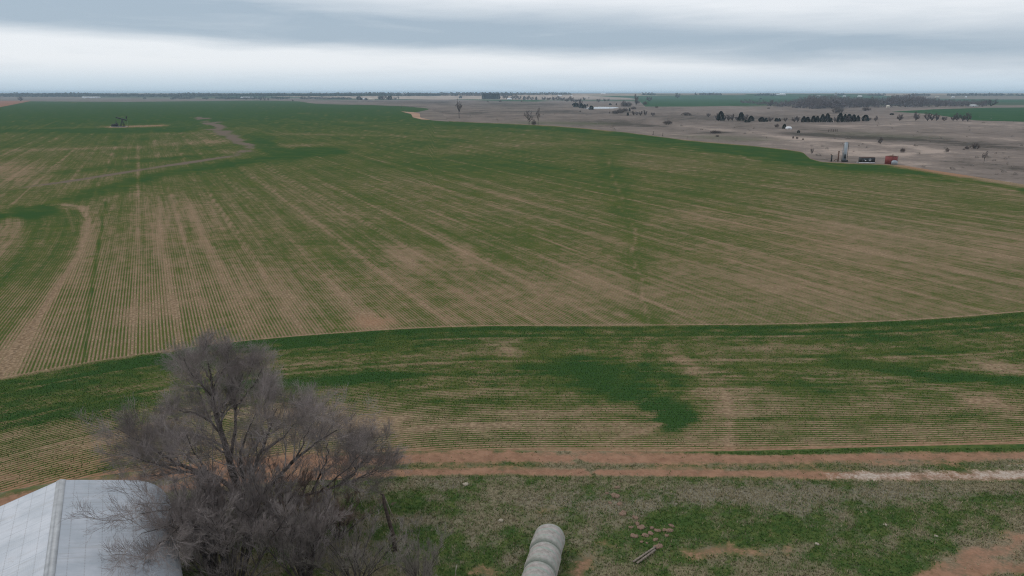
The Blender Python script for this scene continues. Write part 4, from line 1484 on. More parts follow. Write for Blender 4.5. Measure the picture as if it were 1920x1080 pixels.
p, s = px_thing(1582.5, 303)
tw = tag(empty('separator_tower', p), 'tall silver vertical separator with dark lower door', 'separator tower')
hh = 35 * s
mm = MB(); mm.tube([(-0.1, 0, 0), (0.02, 0, hh * 0.35), (0.10, 0, hh)], [0.58, 0.56, 0.56], 16); ves = mm.build('vessel', M['silver'], tw, smooth=False)
mm = MB(); mm.tube([(0.1, 0, hh), (0.1, 0, hh + 0.18)], [0.53, 0.25], 14); mm.build('dome', M['silver'], ves)
mm = MB(); mm.box((-0.1, -0.64, 1.75), (0.62, 0.3, 1.3), taper=0.85); mm.build('fire_door', M['dark_steel'], ves)
mm = MB(); mm.box((-0.1, -0.55, 0.35), (1.7, 1.3, 0.5)); mm.build('burner_base', M['dark_steel'], tw)
mm = MB(); mm.tube([(0.95, 0.1, 0.0), (0.95, 0.1, hh * 0.98), (0.5, 0.1, hh + 0.1)], [0.07] * 3, 6); mm.build('down_pipe', M['dark_steel'], tw)
mm = MB(); mm.tube([(-0.85, 0.1, 0.0), (-0.85, 0.1, hh * 0.7)], [0.06] * 2, 6); mm.build('gauge_pipe', M['silver'], tw)
mm = MB()
for x in (-0.62, -0.28):
    mm.tube([(x - .45, -0.55, 0.1), (x - .35, -0.6, hh * 0.94)], [0.03, 0.03], 4)
for z in np.arange(0.4, hh * 0.92, 0.4):
    mm.tube([(-1.05, -0.58, z), (-0.7, -0.58, z)], [0.025, 0.025], 4)
mm.build('ladder', M['dark_steel'], tw)

p, s = px_thing(1571, 303)
o = tag(empty('standpipe', p), 'taller rusty standpipe left of the silver separator', 'standpipe')
mm = MB(); mm.tube([(0, 0, 0), (0, 0, 19 * s)], [0.2, 0.2], 10); mm.build('pipe', M['rust'], o)
mm = MB(); mm.tube([(0, 0, 19 * s), (0, 0, 19 * s + .1)], [0.27, 0.27], 10); mm.build('flange', M['rust'], o)
mm = MB(); mm.tube([(-0.2, 0, 0.6), (-1.0, 0, 0.6), (-1.3, 0, 0.15)], [0.1, 0.1, 0.1], 6); mm.build('elbow_line', M['rust'], o)
p, s = px_thing(1558.5, 303)
o = tag(empty('standpipe', p), 'shorter dark standpipe at the west end of the lease equipment', 'standpipe')
mm = MB(); mm.tube([(0, 0, 0), (0, 0, 12 * s)], [0.24, 0.24], 10); mm.build('pipe', M['dark_steel'], o)
mm = MB(); mm.tube([(0, 0, 12 * s), (-0.1, 0, 13 * s), (-0.45, 0, 13.3 * s)], [0.1, 0.1, 0.1], 6); mm.build('gooseneck', M['rust'], o)

p, s = px_thing(1624, 305.5)
o = tag(empty('engine_skid', p, 0.03), 'black boxy engine skid with white fittings and pale rails', 'engine skid')
mm = MB(); mm.box((0.1, 0, 0.75 + 0.28), (4.6, 1.7, 1.45)); hs = mm.build('housing', M['dark_steel'], o)
mm = MB(); mm.box((0.1, 0, 1.80), (4.4, 1.5, 0.08)); mm.build('roof_panel', M['rust'], hs)
for y in (-0.8, 0.8):
    mm = MB(); mm.box((-0.2, y, 0.16), (5.0, 0.2, 0.24)); mm.build('rail', M['white'], o)
for x, r, zz in ((-0.75, 0.2, 0.85), (0.7, 0.26, 0.95)):
    mm = MB(); mm.tube([(x, -0.86, zz), (x, -1.0, zz)], [r, r * 0.9], 10); mm.build('gauge_plate', M['white'], hs)
mm = MB(); mm.tube([(0.05, -0.95, 0.7), (0.25, -0.95, 1.3), (0.7, -0.95, 1.5), (1.1, -0.95, 1.25), (1.3, -0.95, 0.7)], [0.05] * 5, 5); mm.build('arched_pipe', M['silver'], o)
for x in (-1.7, -1.25):
    mm = MB(); mm.tube([(x, -0.92, 0.5), (x + .1, -0.92, 1.4)], [0.05, 0.05], 5); mm.build('riser_pipe', M['silver'], o)

p, s = px_thing(1670, 307.5)
o = tag(empty('storage_tank', p), 'squat red oil storage tank at the edge of the wheat', 'storage tank')
M['red_tank'] = plain("faded_red_paint", (0.20, 0.045, 0.04), 0.75, 0.18, 1.2)
r = 10.5 * s
mm = MB(); mm.tube([(0, 0, 0), (0, 0, 14.5 * s)], [r, r], 28); mm.build('shell', M['red_tank'], o)
mm = MB(); mm.tube([(0, 0, 14.5 * s), (0, 0, 14.5 * s + 0.25)], [r * 0.99, 0.25], 28); cr = mm.build('cone_roof', M['rust'], o)
mm = MB(); mm.tube([(0.5, 0.3, 15 * s), (0.5, 0.3, 15 * s + 0.5)], [0.12, 0.12], 8); mm.build('vent', M['rust'], cr)
mm = MB()
for x in (r + 0.12, r + 0.5):
    mm.tube([(x, 0.3, 0), (x, 0.3, 15.5 * s)], [0.035, 0.035], 4)
for z in np.arange(0.3, 15 * s, 0.35):
    mm.tube([(r + 0.12, 0.3, z), (r + 0.5, 0.3, z)], [0.03, 0.03], 4)
mm.build('ladder', M['dark_steel'], o)
p2 = ground_at(1676.5, 308.8)
o = tag(empty('small_tank', p2), 'small pale round-topped tank in front of the red storage tank', 'tank')
mm = MB(); mm.tube([(0, 0, 0), (0, 0, 0.9), (0, 0, 1.25), (0, 0, 1.4)], [0.92, 0.92, 0.7, 0.25], 18); mm.build('shell', M['silver'], o, smooth=True)
mm = MB(); mm.tube([(0, 0, 1.36), (0, 0, 1.5)], [0.15, 0.15], 8); mm.build('hatch', M['dark_steel'], o)


# ------------------------------------------------------------------ far vegetation prototypes (unit height)
def far_bare(seed, nl=13, n2=8, n3=6, n4=5, spread=0.46, trunk=0.12, tw=0.0036):
    rg = np.random.default_rng(seed)
    st = [([np.array([0, 0, -0.01]), np.array([0.01, 0, trunk * 0.6]), np.array([0.0, 0.01, trunk * 1.3])], 0.028, 0.02)]
    for k in range(nl):
        a = 2.399 * k + rg.uniform(-.4, .4)
        zt = rg.uniform(trunk + 0.22, 0.97)
        s = spread * math.sqrt(max(0.05, 1 - ((zt - 0.52) / 0.5) ** 2)) * rg.uniform(0.7, 1.0)
        top = np.array([math.cos(a) * s, math.sin(a) * s, zt])
        b0 = np.array([0, 0, trunk * rg.uniform(0.5, 1.2)])
        mid = b0 + (top - b0) * 0.5 + np.array([math.cos(a), math.sin(a), 0]) * 0.05
        st.append(([b0, mid, top], 0.017, 0.005))
    P1, R1 = limbs_to_arrays(st, 6)
    P2, R2 = grow(P1[1:], R1[1:], n2, (0.22, 0.45), (25, 60), 0.12, 3, 0.5, 0.25, rg, 0.2)
    P3, R3 = grow(P2, R2, n3, (0.35, 0.65), (25, 60), 0.1, 2, 0.6, 0.15, rg, 0.2)
    P4, R4 = grow(P3, R3, n4, (0.4, 0.8), (25, 55), 0.05, 1, 0.7, 0.1, rg, 0.2)
    A = join([tubes(P1, R1, 5), tubes(P2, np.maximum(R2, 0.005), 3)])
    B = join([tubes(P3, np.maximum(R3, tw * 1.3), 3), tubes(P4, np.maximum(R4, tw), 3)])
    t, c = mesh_data('trunk', A[0], [A[1]]), mesh_data('crown', B[0], [B[1]])
    t.materials.append(M['far_bark'])
    c.materials.append(M['far_twig'])
    return t, c


def far_bush(seed):
    rg = np.random.default_rng(seed)
    st = []
    for k in range(16):
        a = k * 2.399 + rg.uniform(-.2, .2)
        s = 0.44 * math.sqrt((k + 0.5) / 16)
        top = np.array([math.cos(a) * s, math.sin(a) * s, 0.9 * math.sqrt(max(0.12, 1 - (s / 0.5) ** 2)) * rg.uniform(0.85, 1.05)])
        foot = np.array([math.cos(a) * .75 * s, math.sin(a) * .75 * s, -0.01])
        st.append(([foot, (foot + top) / 2 + rg.normal(size=3) * .03, top], 0.013, 0.005))
    P1, R1 = limbs_to_arrays(st, 4)
    P2, R2 = grow(P1, R1, 8, (0.3, 0.5), (20, 60), 0.05, 2, 0.6, 0.05, rg, 0.2, 0.14)
    P3, R3 = grow(P2, R2, 9, (0.5, 0.9), (20, 70), 0.03, 1, 0.7, 0.05, rg, 0.2, 0.10)
    A, B = join([tubes(P1, R1, 4), tubes(P2, np.maximum(R2, 0.006), 3)]), tubes(P3, np.maximum(R3, 0.0040), 3)
    t, c = mesh_data('stems', A[0], [A[1]]), mesh_data('crown', B[0], [B[1]])
    t.materials.append(M['far_bark'])
    c.materials.append(M['bush_twig'])
    return t, c


def far_cedar(seed, shape='cone'):
    rg = np.random.default_rng(seed)
    A = tubes(np.array([[[0, 0, -0.01], [0, 0, 0.5], [0, 0, 0.95]]]), np.array([[0.03, 0.02, 0.005]]), 5)
    n = 1700
    z = rg.uniform(0.03, 1.0, n) ** 0.9
    prof = (1 - z) ** (0.40 + 0.12 * (seed % 3)) * 0.52 * np.minimum(1, 0.72 + 1.2 * z) if shape == 'cone' else np.sqrt(np.clip(1 - ((z - 0.42) / 0.6) ** 2, 0, 1)) * 0.5
    a = rg.uniform(0, 2 * math.pi, n)
    lob = 1 + 0.24 * np.sin(a * 3 + z * 9 + seed) + 0.18 * np.sin(a * 5 - z * 14)
    r = prof * lob * np.sqrt(rg.uniform(0.35, 1.0, n))
    c = np.stack([r * np.cos(a), r * np.sin(a), z], -1)
    out = unit(np.stack([np.cos(a), np.sin(a), rg.uniform(0.1, 0.9, n)], -1))
    sd = unit(np.cross(out, rg.normal(size=(n, 3))))
    ln = rg.uniform(0.06, 0.12, n)[:, None]
    w = rg.uniform(0.025, 0.055, n)[:, None]
    V = np.stack([c - sd * w, c + sd * w, c + out * ln], 1).reshape(-1, 3)
    t = mesh_data('trunk', A[0], [A[1]])
    cr = mesh_data('crown', V, [np.arange(len(V)).reshape(-1, 3)])
    t.materials.append(M['far_bark'])
    cr.materials.append(M['cedar'])
    return t, cr


PROTO = dict(bare=[far_bare(301), far_bare(302), far_bare(303, 14, 8, 6, 5, 0.5, 0.08)],
             bush=[far_bush(311), far_bush(312)],
             cedar=[far_cedar(321), far_cedar(322), far_cedar(323)],
             round=[far_cedar(331, 'round'), far_cedar(332, 'round')])
NAME = dict(bare='bare_tree', bush='bare_shrub', cedar='cedar_tree', round='evergreen_shrub')
CAT = dict(bare='tree', bush='shrub', cedar='tree', round='shrub')
count = 0


def plant(kind, px, base, top, wpx, label, group=None, proto=None):
    global count
    count += 1
    s = px_size(px, base)
    h, w = (base - top) * s, wpx * s
    p = ground_at(px, base)
    t, c = proto or PROTO[kind][count % len(PROTO[kind])]
    if kind in ('cedar', 'round'):
        w *= 1.15
    o = tag(empty(NAME[kind], p, (count * 2.399) % 6.28, (w, w, h)), label, CAT[kind], group)
    add('stems' if kind == 'bush' else 'trunk', t, None, o)
    add('crown', c, None, o)
    return o


ORD = ['first', 'second', 'third', 'fourth', 'fifth', 'sixth', 'seventh', 'eighth', 'ninth', 'tenth', 'eleventh', 'twelfth', 'thirteenth', 'fourteenth', 'fifteenth', 'sixteenth']


def row(kinds, items, what, where, group):
    """items: (kind, px, base, top, width); labelled by their order from the west end of the row"""
    for i, (k, px, b_, t_, w_) in enumerate(items):
        plant(k, px, b_, t_, w_, '%s from left, %s in %s' % (ORD[i], kinds[k], where), group)


# single trees
lone = far_bare(401, 6, 8, 8, 6, 0.36, 0.34, 0.0022)
plant('bare', 861, 222, 187, 20, 'lone tall bare tree in the pasture beyond the wheat edge', None, lone)
dark = far_bare(402, 8, 7, 5, 3, 0.55, 0.30, 0.003)
plant('bare', 992, 234, 207, 20, 'dark gnarled bare tree standing at the wheat edge', None, dark)
plant('bare', 1009, 234, 203, 11, 'slender brownish bare tree beside the gnarled dark one', None, far_bare(403, 5, 8, 8, 6, 0.36, 0.3, 0.0025))
plant('bush', 1001, 234.5, 225, 10, 'low dark scrub between the two trees at the wheat edge')
plant('bare', 1845, 303, 282, 14, 'small lone bare tree right of the red tank in the pasture', None, far_bare(404, 6, 7, 7, 5, 0.42, 0.32, 0.003))
plant('bare', 39, 190, 179.5, 11, 'round-crowned tree standing by the red ploughed field')
plant('bush', 549, 189.5, 186, 3.5, 'small lone dark bush on the far wheat edge')
plant('bush', 1828, 279, 268, 17, 'dark bush in the pasture beyond the red tank')
plant('bush', 1813, 280, 273, 9, 'small pale bush touching the dark pasture bush')
plant('bush', 1776, 285, 277.5, 8, 'small round shrub between the red tank and dark bush')
plant('bush', 1692, 286, 276, 10, 'thin shrub in the pasture right behind the red tank')
plant('bush', 1807, 280.8, 278.5, 5, 'tiny rust-coloured shrub beside the small pale bush')
plant('bare', 1650, 271, 258, 9, 'scraggly sapling in the swale behind the engine skid')
plant('bare', 1522, 289, 275, 6, 'thin leafless sapling left of the lease standpipes')
plant('bush', 1252, 233.5, 224.5, 20, 'broad clipped-looking brush clump near the wheat corner')
plant('bush', 1287, 216.5, 210.5, 20, 'low dark scrub patch alone on the pasture rise')
plant('bare', 1328, 219.5, 210, 8, 'small round bare tree left of the mixed grove')
plant('bush', 1345, 256.5, 253, 8, 'flat rusty bush beside the pale bare patch')
plant('bush', 1342, 250, 244, 26, 'brownish scrub strip along the pale swale')
plant('round', 1401, 229.5, 225.5, 9, 'low dark shrub in front of the mixed grove')
plant('bush', 1456, 239, 231, 9, 'greenish round bush left of the small white shelter')
plant('cedar', 1470.5, 241.5, 233, 7, 'dark cedar touching the small white shelter')
plant('round', 1497, 249.5, 244.5, 4, 'tiny dark bush below the white shelter')
plant('bush', 1487, 260, 255, 4, 'first small sapling of three below the tiny dark bush')
plant('bush', 1494.5, 261, 255.5, 5, 'second small sapling of three below the tiny dark bush')
plant('bush', 1505.5, 262.5, 259, 4, 'third small sapling of three below the tiny dark bush')
plant('bush', 1624, 208, 200, 18, 'dark rounded bush in front of the big wood')
plant('bush', 1571, 212, 201, 24, 'pale grey brush clump in front of the big wood')
plant('bush', 1441, 204, 201, 6, 'small dark bush near the left end of the big wood')
plant('bare', 1445, 199.5, 186, 12, 'grey bare tree at the left tip of the big wood')
plant('bare', 1270, 184.5, 175, 12, 'pale bare tree alone on the far green field')
plant('round', 1426, 186, 184, 3, 'tiny dark bush on the far green field')
plant('round', 1672, 215.5, 212.5, 6, 'tiny low bush at the tip of the green field')
plant('bare', 1642, 228, 218, 8, 'small dark tree right of the cedar row')
plant('bare', 1858, 199.5, 183, 20, 'tall dark tree at the right end of the big wood')
plant('bush', 915, 191.5, 188.8, 3, 'tiny reddish bush in the pasture below the windbreak')
plant('bush', 938, 191, 187.5, 8, 'small dark shrub below the dark evergreen windbreak')
plant('bush', 978, 191, 188, 4, 'tiny shrub right of the one below the windbreak')
plant('round', 863.5, 184.5, 180.5, 4.5, 'small dark round bush on the pale stubble')
plant('cedar', 1108.5, 206, 198.5, 8.5, 'dark cedar in front of the white pond')
plant('cedar', 1180.5, 209, 203, 3, 'thin dark cedar right of the pond')
plant('cedar', 1177, 217, 211, 3.5, 'small cedar at the tip of the pond brush')
plant('round', 1144, 197.5, 194, 4, 'dark bush behind the pond on reddish ground')
plant('cedar', 1155.5, 197.5, 193.5, 2.2, 'tiny dark cedar behind the right end of the pond')
plant('bush', 1104, 184.5, 181.5, 2.5, 'tiny dark bush on the pale slope beyond the pond')
plant('bush', 1088, 210, 207, 4, 'small bush below the cedars left of the pond')
plant('bush', 1231, 202, 199, 8, 'flat dark shrub at the near edge of the far green field')
plant('bush', 1143, 213, 209, 2.5, 'tiny upright shrub below the pond')
plant('bare', 1192.5, 199, 179, 9, 'tall bare tree behind the pond brush')
plant('bare', 1217, 190, 179.5, 12, 'reddish bare tree at the corner of the far green field')

row({'bare': 'bare tree'}, [('bare', 489, 188.5, 182, 6), ('bare', 496, 188.5, 181.5, 6), ('bare', 503, 188.5, 182, 5)], 'tree',
    'the small row on the far wheat edge', 'trees on the far wheat edge')
row({'round': 'dark bush', 'bare': 'tree'}, [('round', 673, 187.3, 181, 7), ('round', 679, 187.5, 183.5, 6), ('round', 686, 188, 184, 4), ('bare', 711, 186.5, 179, 7), ('round', 714.5, 187, 180.5, 6), ('bare', 719, 187.5, 177, 9),
     ('bare', 726, 187.5, 177.5, 10), ('round', 731, 187.5, 180, 7), ('bare', 741, 187.5, 181, 7), ('bare', 747, 186, 178, 4)], 'tree', 'the farmstead grove across the wheat', 'farmstead grove')
row({'cedar': 'dark evergreen'}, [('cedar', 906.5 + i * 3.5, 186.2, 175.0 + (0.8 if i % 2 else 0) + (0.6 if i > 4 else 0), 6) for i in range(9)], 'tree',
    'the dense evergreen windbreak', 'evergreen windbreak')
row({'bare': 'bare tree', 'round': 'dark evergreen'}, [('bare', 945, 186, 177.5, 8), ('bare', 950, 186, 176.8, 7), ('bare', 961, 187, 177.5, 9), ('bare', 967, 187, 177, 9), ('bare', 973, 187, 177.5, 10), ('round', 983, 187.2, 181, 4),
     ('bare', 990, 187.5, 180, 10), ('bare', 997, 187.5, 180, 9), ('round', 1005.5, 187.5, 181.5, 3)], 'tree', 'the house grove right of the windbreak', 'house grove')
row({'bare': 'bare tree'}, [('bare', 1020, 188, 182, 11), ('bare', 1029, 188, 181, 10), ('bare', 1038, 188.5, 180.5, 10), ('bare', 1046, 188.5, 180.5, 11), ('bare', 1054, 189, 180.5, 11), ('bare', 1063, 191, 183, 12),
     ('bare', 1071, 191, 181.5, 12), ('bare', 1079, 193, 184.5, 10), ('bare', 1087, 192, 183.5, 8), ('bare', 1095, 188.5, 183, 7)], 'tree', 'the creek line leading down to the pond', 'creek trees')
row({'cedar': 'dark cedar', 'bare': 'bare tree'}, [('cedar', 1076, 198, 193.5, 7), ('cedar', 1080.5, 201, 193.5, 9), ('bare', 1088, 202.5, 188, 9), ('cedar', 1090, 203, 194, 8), ('cedar', 1096, 202.5, 196, 6), ('cedar', 1101, 199.5, 195, 2.5)], 'tree',
    'the cedar clump left of the pond', 'pond cedars')
row({'bare': 'bare tree'}, [('bare', 1122, 192, 183.5, 8), ('bare', 1134, 190.5, 184.5, 7), ('bare', 1141, 190, 185.5, 5)], 'tree', 'the trio on the slope beyond the pond', 'slope trees')
row({'bush': 'grey brush clump'}, [('bush', 1154, 214, 205.5, 14), ('bush', 1163, 212.5, 203.5, 16), ('bush', 1172, 209.5, 201.5, 14), ('bush', 1170, 200, 189, 14), ('bush', 1178, 200, 190, 14), ('bush', 1188, 205, 200, 12), ('bush', 1195, 194, 188.5, 12), ('bush', 1209, 196.5, 190, 10)], 'shrub',
    'the thicket right of the pond', 'pond thicket')
row({'bare': 'bare tree'}, [('bare', 1187.5, 216.5, 208.5, 8), ('bare', 1194, 216.5, 207.5, 6), ('bare', 1201, 217, 207, 9), ('bare', 1209.5, 217, 207.5, 9), ('bare', 1224, 217.5, 209, 9)], 'tree', 'the short row below the pond thicket', 'short tree row')
row({'bare': 'bare tree', 'cedar': 'dark cedar', 'round': 'dark shrub'}, [('bare', 1344, 226, 210, 8), ('cedar', 1351, 227, 209.5, 12), ('bare', 1358, 227, 212, 9), ('bare', 1366, 227, 213.5, 10), ('bare', 1373, 227, 214.5, 8), ('bare', 1382, 227, 215.5, 9),
     ('cedar', 1389, 227, 211.5, 10), ('bare', 1398, 228, 216, 11), ('cedar', 1408, 227, 217.5, 11), ('cedar', 1427.5, 228.5, 220, 10), ('cedar', 1436, 228.5, 221, 6), ('bare', 1444, 228.5, 217.5, 11), ('cedar', 1455.5, 228, 221.5, 6), ('cedar', 1461, 228, 222, 5), ('bare', 1472.5, 228.5, 218, 7)], 'tree',
    'the mixed grove in the middle of the pasture', 'mixed grove')
row({'bare': 'bare tree', 'cedar': 'dark cedar'}, [('bare', 1489, 229.5, 217.5, 12), ('bare', 1495, 229.5, 218.5, 8), ('cedar', 1506.5, 229.5, 218.5, 9), ('cedar', 1514, 229.5, 219.5, 8), ('cedar', 1525, 229.5, 217.5, 9), ('cedar', 1532, 229.5, 218, 8), ('cedar', 1541.5, 229.5, 215, 8),
     ('cedar', 1550.5, 229.5, 213.5, 10), ('cedar', 1557.5, 229.5, 221, 6), ('bare', 1565, 229.5, 217.5, 6), ('cedar', 1574.5, 229.5, 213, 11), ('cedar', 1583.5, 229, 214.5, 8), ('cedar', 1591, 228.5, 214.5, 9), ('cedar', 1600, 228.5, 215.5, 9), ('cedar', 1608, 228, 217, 8), ('cedar', 1622, 227.5, 216, 11)], 'tree',
    'the long dark cedar row across the pasture', 'cedar row')
plant('bare', 1590, 229.5, 219, 13, 'pale bare tree standing in front of the cedar row', 'cedar row')
plant('bare', 1629, 227.5, 218.5, 8, 'pale bare tree at the right end of the cedar row', 'cedar row')
row({'bare': 'dark bare tree'}, [('bare', 1687, 227, 212.5, 13), ('bare', 1717, 227, 211.5, 13), ('bare', 1739, 227, 207, 13), ('bare', 1747, 227, 213, 11), ('bare', 1756, 227, 213.5, 10), ('bare', 1770, 227, 216, 10), ('bare', 1787, 227.5, 213.5, 11),
     ('bare', 1794, 227.5, 213, 10), ('bare', 1805, 227.5, 212, 11), ('bare', 1814, 228, 209.5, 14)], 'tree', 'the hedgerow in front of the right green field', 'hedgerow trees')


# ------------------------------------------------------------------ far woods that read as one mass
def light_tree(seed):
    rg = np.random.default_rng(seed)
    st = [([np.array([0, 0, -0.01]), np.array([0, 0, 0.4]), np.array([0.02, 0, 0.85])], 0.025, 0.008)]
    for k in range(8):
        a = k * 0.79 + rg.uniform(-.3, .3)
        s = rg.uniform(0.2, 0.45)
        st.append(([np.array([0, 0, rg.uniform(.02, .2)]), np.array([math.cos(a) * s * .7, math.sin(a) * s * .7, .42]), np.array([math.cos(a) * s, math.sin(a) * s, rg.uniform(.65, .97)])], 0.014, 0.004))
    P1, R1 = limbs_to_arrays(st, 2)
    P2, R2 = grow(P1, R1, 8, (0.2, 0.4), (25, 75), 0.05, 1, 0.5, 0.05, rg, 0.2)
    P3, R3 = grow(P2, R2, 3, (0.6, 1.1), (25, 65), 0.05, 1, 0.7, 0.1, rg, 0.2)
    return join([tubes(P1, R1, 3), tubes(P2, np.maximum(R2, 0.006), 3), tubes(P3, np.maximum(R3, 0.005), 3)])


LT = [light_tree(s) for s in (501, 502, 503)]


def clump_tree(seed, n=170):
    rg = np.random.default_rng(seed)
    z = rg.uniform(0.02, 1.0, n)
    a = rg.uniform(0, 6.283, n)
    r = 0.5 * np.sqrt(np.clip(1 - ((z - 0.4) / 0.62) ** 2, 0, 1)) * np.sqrt(rg.uniform(0.2, 1, n)) * (1 + 0.25 * np.sin(3 * a + seed + 7 * z))
    c = np.stack([r * np.cos(a), r * np.sin(a), z * 0.93], -1)
    d1 = unit(rg.normal(size=(n, 3))) * 0.10
    d2 = unit(rg.normal(size=(n, 3))) * 0.07
    V = np.stack([c - d1, c + d2, c + d1, c - d2], 1).reshape(-1, 3)
    V[:, 2] = np.maximum(V[:, 2], 0)
    return V, np.arange(4 * n).reshape(-1, 4)


CT = [clump_tree(k, 130) for k in (551, 552, 553)]


def wood(name, spots, mat, label, dense=False):
    parts = []
    for i, (px, base, h_, w_) in enumerate(spots):
        V, Q = (CT if dense else LT)[i % 3]
        a = rng.uniform(0, 6.28)
        ca, sa = math.cos(a), math.sin(a)
        p = ground_at(px, base)
        X = V[:, 0] * ca - V[:, 1] * sa
        Y = V[:, 0] * sa + V[:, 1] * ca
        parts.append((np.stack([X * w_ + p[0], Y * w_ + p[1], V[:, 2] * h_ + p[2]], -1), Q))
    V, Q = join(parts)
    return tag(add(name, mesh_data(name, V, [Q]), mat), label, 'woodland', kind='stuff')


front = linear([(1385, 193), (1440, 199), (1500, 203), (1530, 205), (1575, 204), (1610, 202), (1660, 201.5), (1720, 201.5), (1760, 200.5), (1860, 200)])
topl = linear([(1385, 190), (1440, 189), (1490, 186), (1505, 183), (1520, 178), (1570, 178), (1600, 183), (1640, 183), (1665, 181), (1680, 178), (1720, 178), (1735, 181), (1755, 185), (1800, 187), (1860, 187)])
spots = []
while len(spots) < 165:
    px = 1390 + 460 * ((len(spots) * 0.61803) % 1.0)
    fr_ = front(px)
    base = fr_ - rng.uniform(0, 1) ** 1.3 * (fr_ - 188) * 0.85
    ht = (base - topl(px)) * px_size(px, base) * rng.uniform(0.75, 1.05)
    ht = np.clip(ht, 6, 21)
    spots.append((px, base, ht, ht * rng.uniform(0.7, 1.0)))
under = []
while len(under) < 220:
    px = 1390 + 460 * ((len(under) * 0.61803) % 1.0)
    fr_ = front(px)
    base = fr_ - rng.uniform(0, 1) * (fr_ - 188) * 0.6
    ht = np.clip((base - topl(px)) * px_size(px, base) * rng.uniform(0.4, 0.75), 4, 14)
    under.append((px, base, ht, ht * rng.uniform(1.0, 1.6)))
wood('woodland', spots, M['far_twig'], 'broad grey leafless wood beyond the pasture')
wood('undergrowth', under, M['far_twig'], 'dense brushy undergrowth filling the broad leafless wood', True)

M['belt'] = plain("distant_trees", (0.035, 0.042, 0.046), 0.95, 0.3, 0.1, spec=0.0)
spots = []
for px in np.arange(-150, 960, 2.2):
    base = 181.5 - 1.8 * sstep(px, 300, 900) + rng.uniform(-1.2, 0.4)
    hgt = (11 + 8 * fbm(np.array([px * 0.02]), np.array([1.0]), 900, 3)[0]) * rng.uniform(0.8, 1.1)
    spots.append((px + rng.uniform(-1, 1), base, hgt, rng.uniform(10, 16)))
wood('distant_woodland', spots, M['belt'], 'long hazy blue tree belt below the left horizon', True)
spots = []
for px in np.arange(930, 2050, 1.9):
    d = fbm(np.array([px * 0.03]), np.array([4.0]), 910, 3)[0]
    if d < 0.42:
        continue
    base = 177.6 + 1.6 * sstep(px, 1200, 1500) + rng.uniform(-0.5, 0.6)
    spots.append((px + rng.uniform(-1, 1), base, rng.uniform(5, 12) * (0.6 + 0.7 * d), rng.uniform(6, 13)))
wood('distant_woodland', spots, M['belt'], 'broken hazy line of trees around the far town on the horizon', True)
spots = []
for px in np.arange(250, 660, 2.4):
    if fbm(np.array([px * 0.04]), np.array([9.0]), 920, 3)[0] < 0.45:
        continue
    spots.append((px, 186 + rng.uniform(-1.3, 0.5), rng.uniform(5, 9), rng.uniform(7, 12)))
wood('distant_woodland', spots, M['belt'], 'low scattered scrub line just beyond the far wheat edge', True)


spots = []
while len(spots) < 190:
    px, py = rng.uniform(830, 1960), rng.uniform(205, 330)
    if py < far_edge(px) - 2 and py > 205 and fbm(np.array([px * 0.012]), np.array([py * 0.06]), 930, 3)[0] > 0.5:
        h_ = rng.uniform(0.3, 0.9)
        spots.append((px, py, h_, h_ * rng.uniform(1.2, 2.6)))
tag(wood('pasture_weeds', spots, M['twig_pale'], 'low dead weeds and scrub dotted over the winter pasture', True), None, 'weeds')


# ------------------------------------------------------------------ far buildings
M['bwhite'] = plain("white_metal_siding", (0.86, 0.87, 0.88), 0.6, 0.05, 0.3)
M['bcream'] = plain("cream_siding", (0.62, 0.56, 0.46), 0.7, 0.08, 0.3)
M['bgrey'] = plain("grey_roofing", (0.34, 0.33, 0.33), 0.7, 0.12, 0.3)
M['bdark'] = plain("dark_opening", (0.04, 0.04, 0.045), 0.5, 0.1, 0.3)


def building(name, px, base, wpx, hpx, label, wall='bwhite', roof='bwhite', depth=0.6, cat='building', rz=0.0, open_front=False):
    s = px_size(px, base)
    w, h = wpx * s, hpx * s
    d = max(w * depth, 4.0)
    eh = h * 0.42
    o = tag(empty(name, ground_at(px, base), rz), label, cat, 'far buildings')
    mm = MB(); mm.box((0, 0, eh / 2), (w, d, eh)); wl = mm.build('wall', M[wall], o)
    mm = MB()
    e = 0.04 * w
    mm.addv([(-w / 2 - e, -d / 2 - e, eh), (w / 2 + e, -d / 2 - e, eh), (w / 2 + e, d / 2 + e, eh), (-w / 2 - e, d / 2 + e, eh), (-w / 2 - e, 0, h), (w / 2 + e, 0, h)],
            [(0, 1, 5, 4), (2, 3, 4, 5), (1, 2, 5), (3, 0, 4), (3, 2, 1, 0)])
    mm.build('roof', M[roof], o)
    mm = MB(); mm.box((-w * 0.18, -d / 2 - 0.04, eh * 0.4), (w * 0.22, 0.1, eh * 0.8)); mm.build('door', M['bdark' if open_front else 'bgrey'], wl)
    for x in (0.12, 0.33):
        mm = MB(); mm.box((w * x, -d / 2 - 0.04, eh * 0.55), (w * 0.09, 0.1, eh * 0.32)); mm.build('window', M['bdark'], wl)
    return o


building('barn', 173, 184, 26, 2.6, 'long low white barn far across the left wheat', depth=0.35, cat='barn')
building('shed', 157, 184.5, 5, 3.2, 'small white shed left of the long low barn', cat='shed')
building('barn', 463, 184, 20, 2.4, 'long pale barn right of the far scrub line', depth=0.4, cat='barn')
building('house', 684, 187.8, 7, 3.2, 'small house with pale roof in the farmstead bushes', 'bgrey', 'bwhite', cat='house')
building('house', 696.5, 188.2, 10, 3.4, 'low pinkish ranch house in the farmstead', 'bcream', 'bcream', cat='house')
building('barn', 742, 178.6, 9, 2.3, 'left one of the two bright white barns above the farmstead', depth=0.5, cat='barn')
building('barn', 758.5, 178.8, 13, 3.4, 'larger right one of the two bright white barns above the farmstead', depth=0.5, cat='barn')
building('house', 955, 187.2, 8, 3.2, 'white house in the grove beside the evergreen windbreak', cat='house')
building('barn', 1050, 180.6, 7, 2.4, 'white barn on the pale slope above the creek trees', cat='barn')
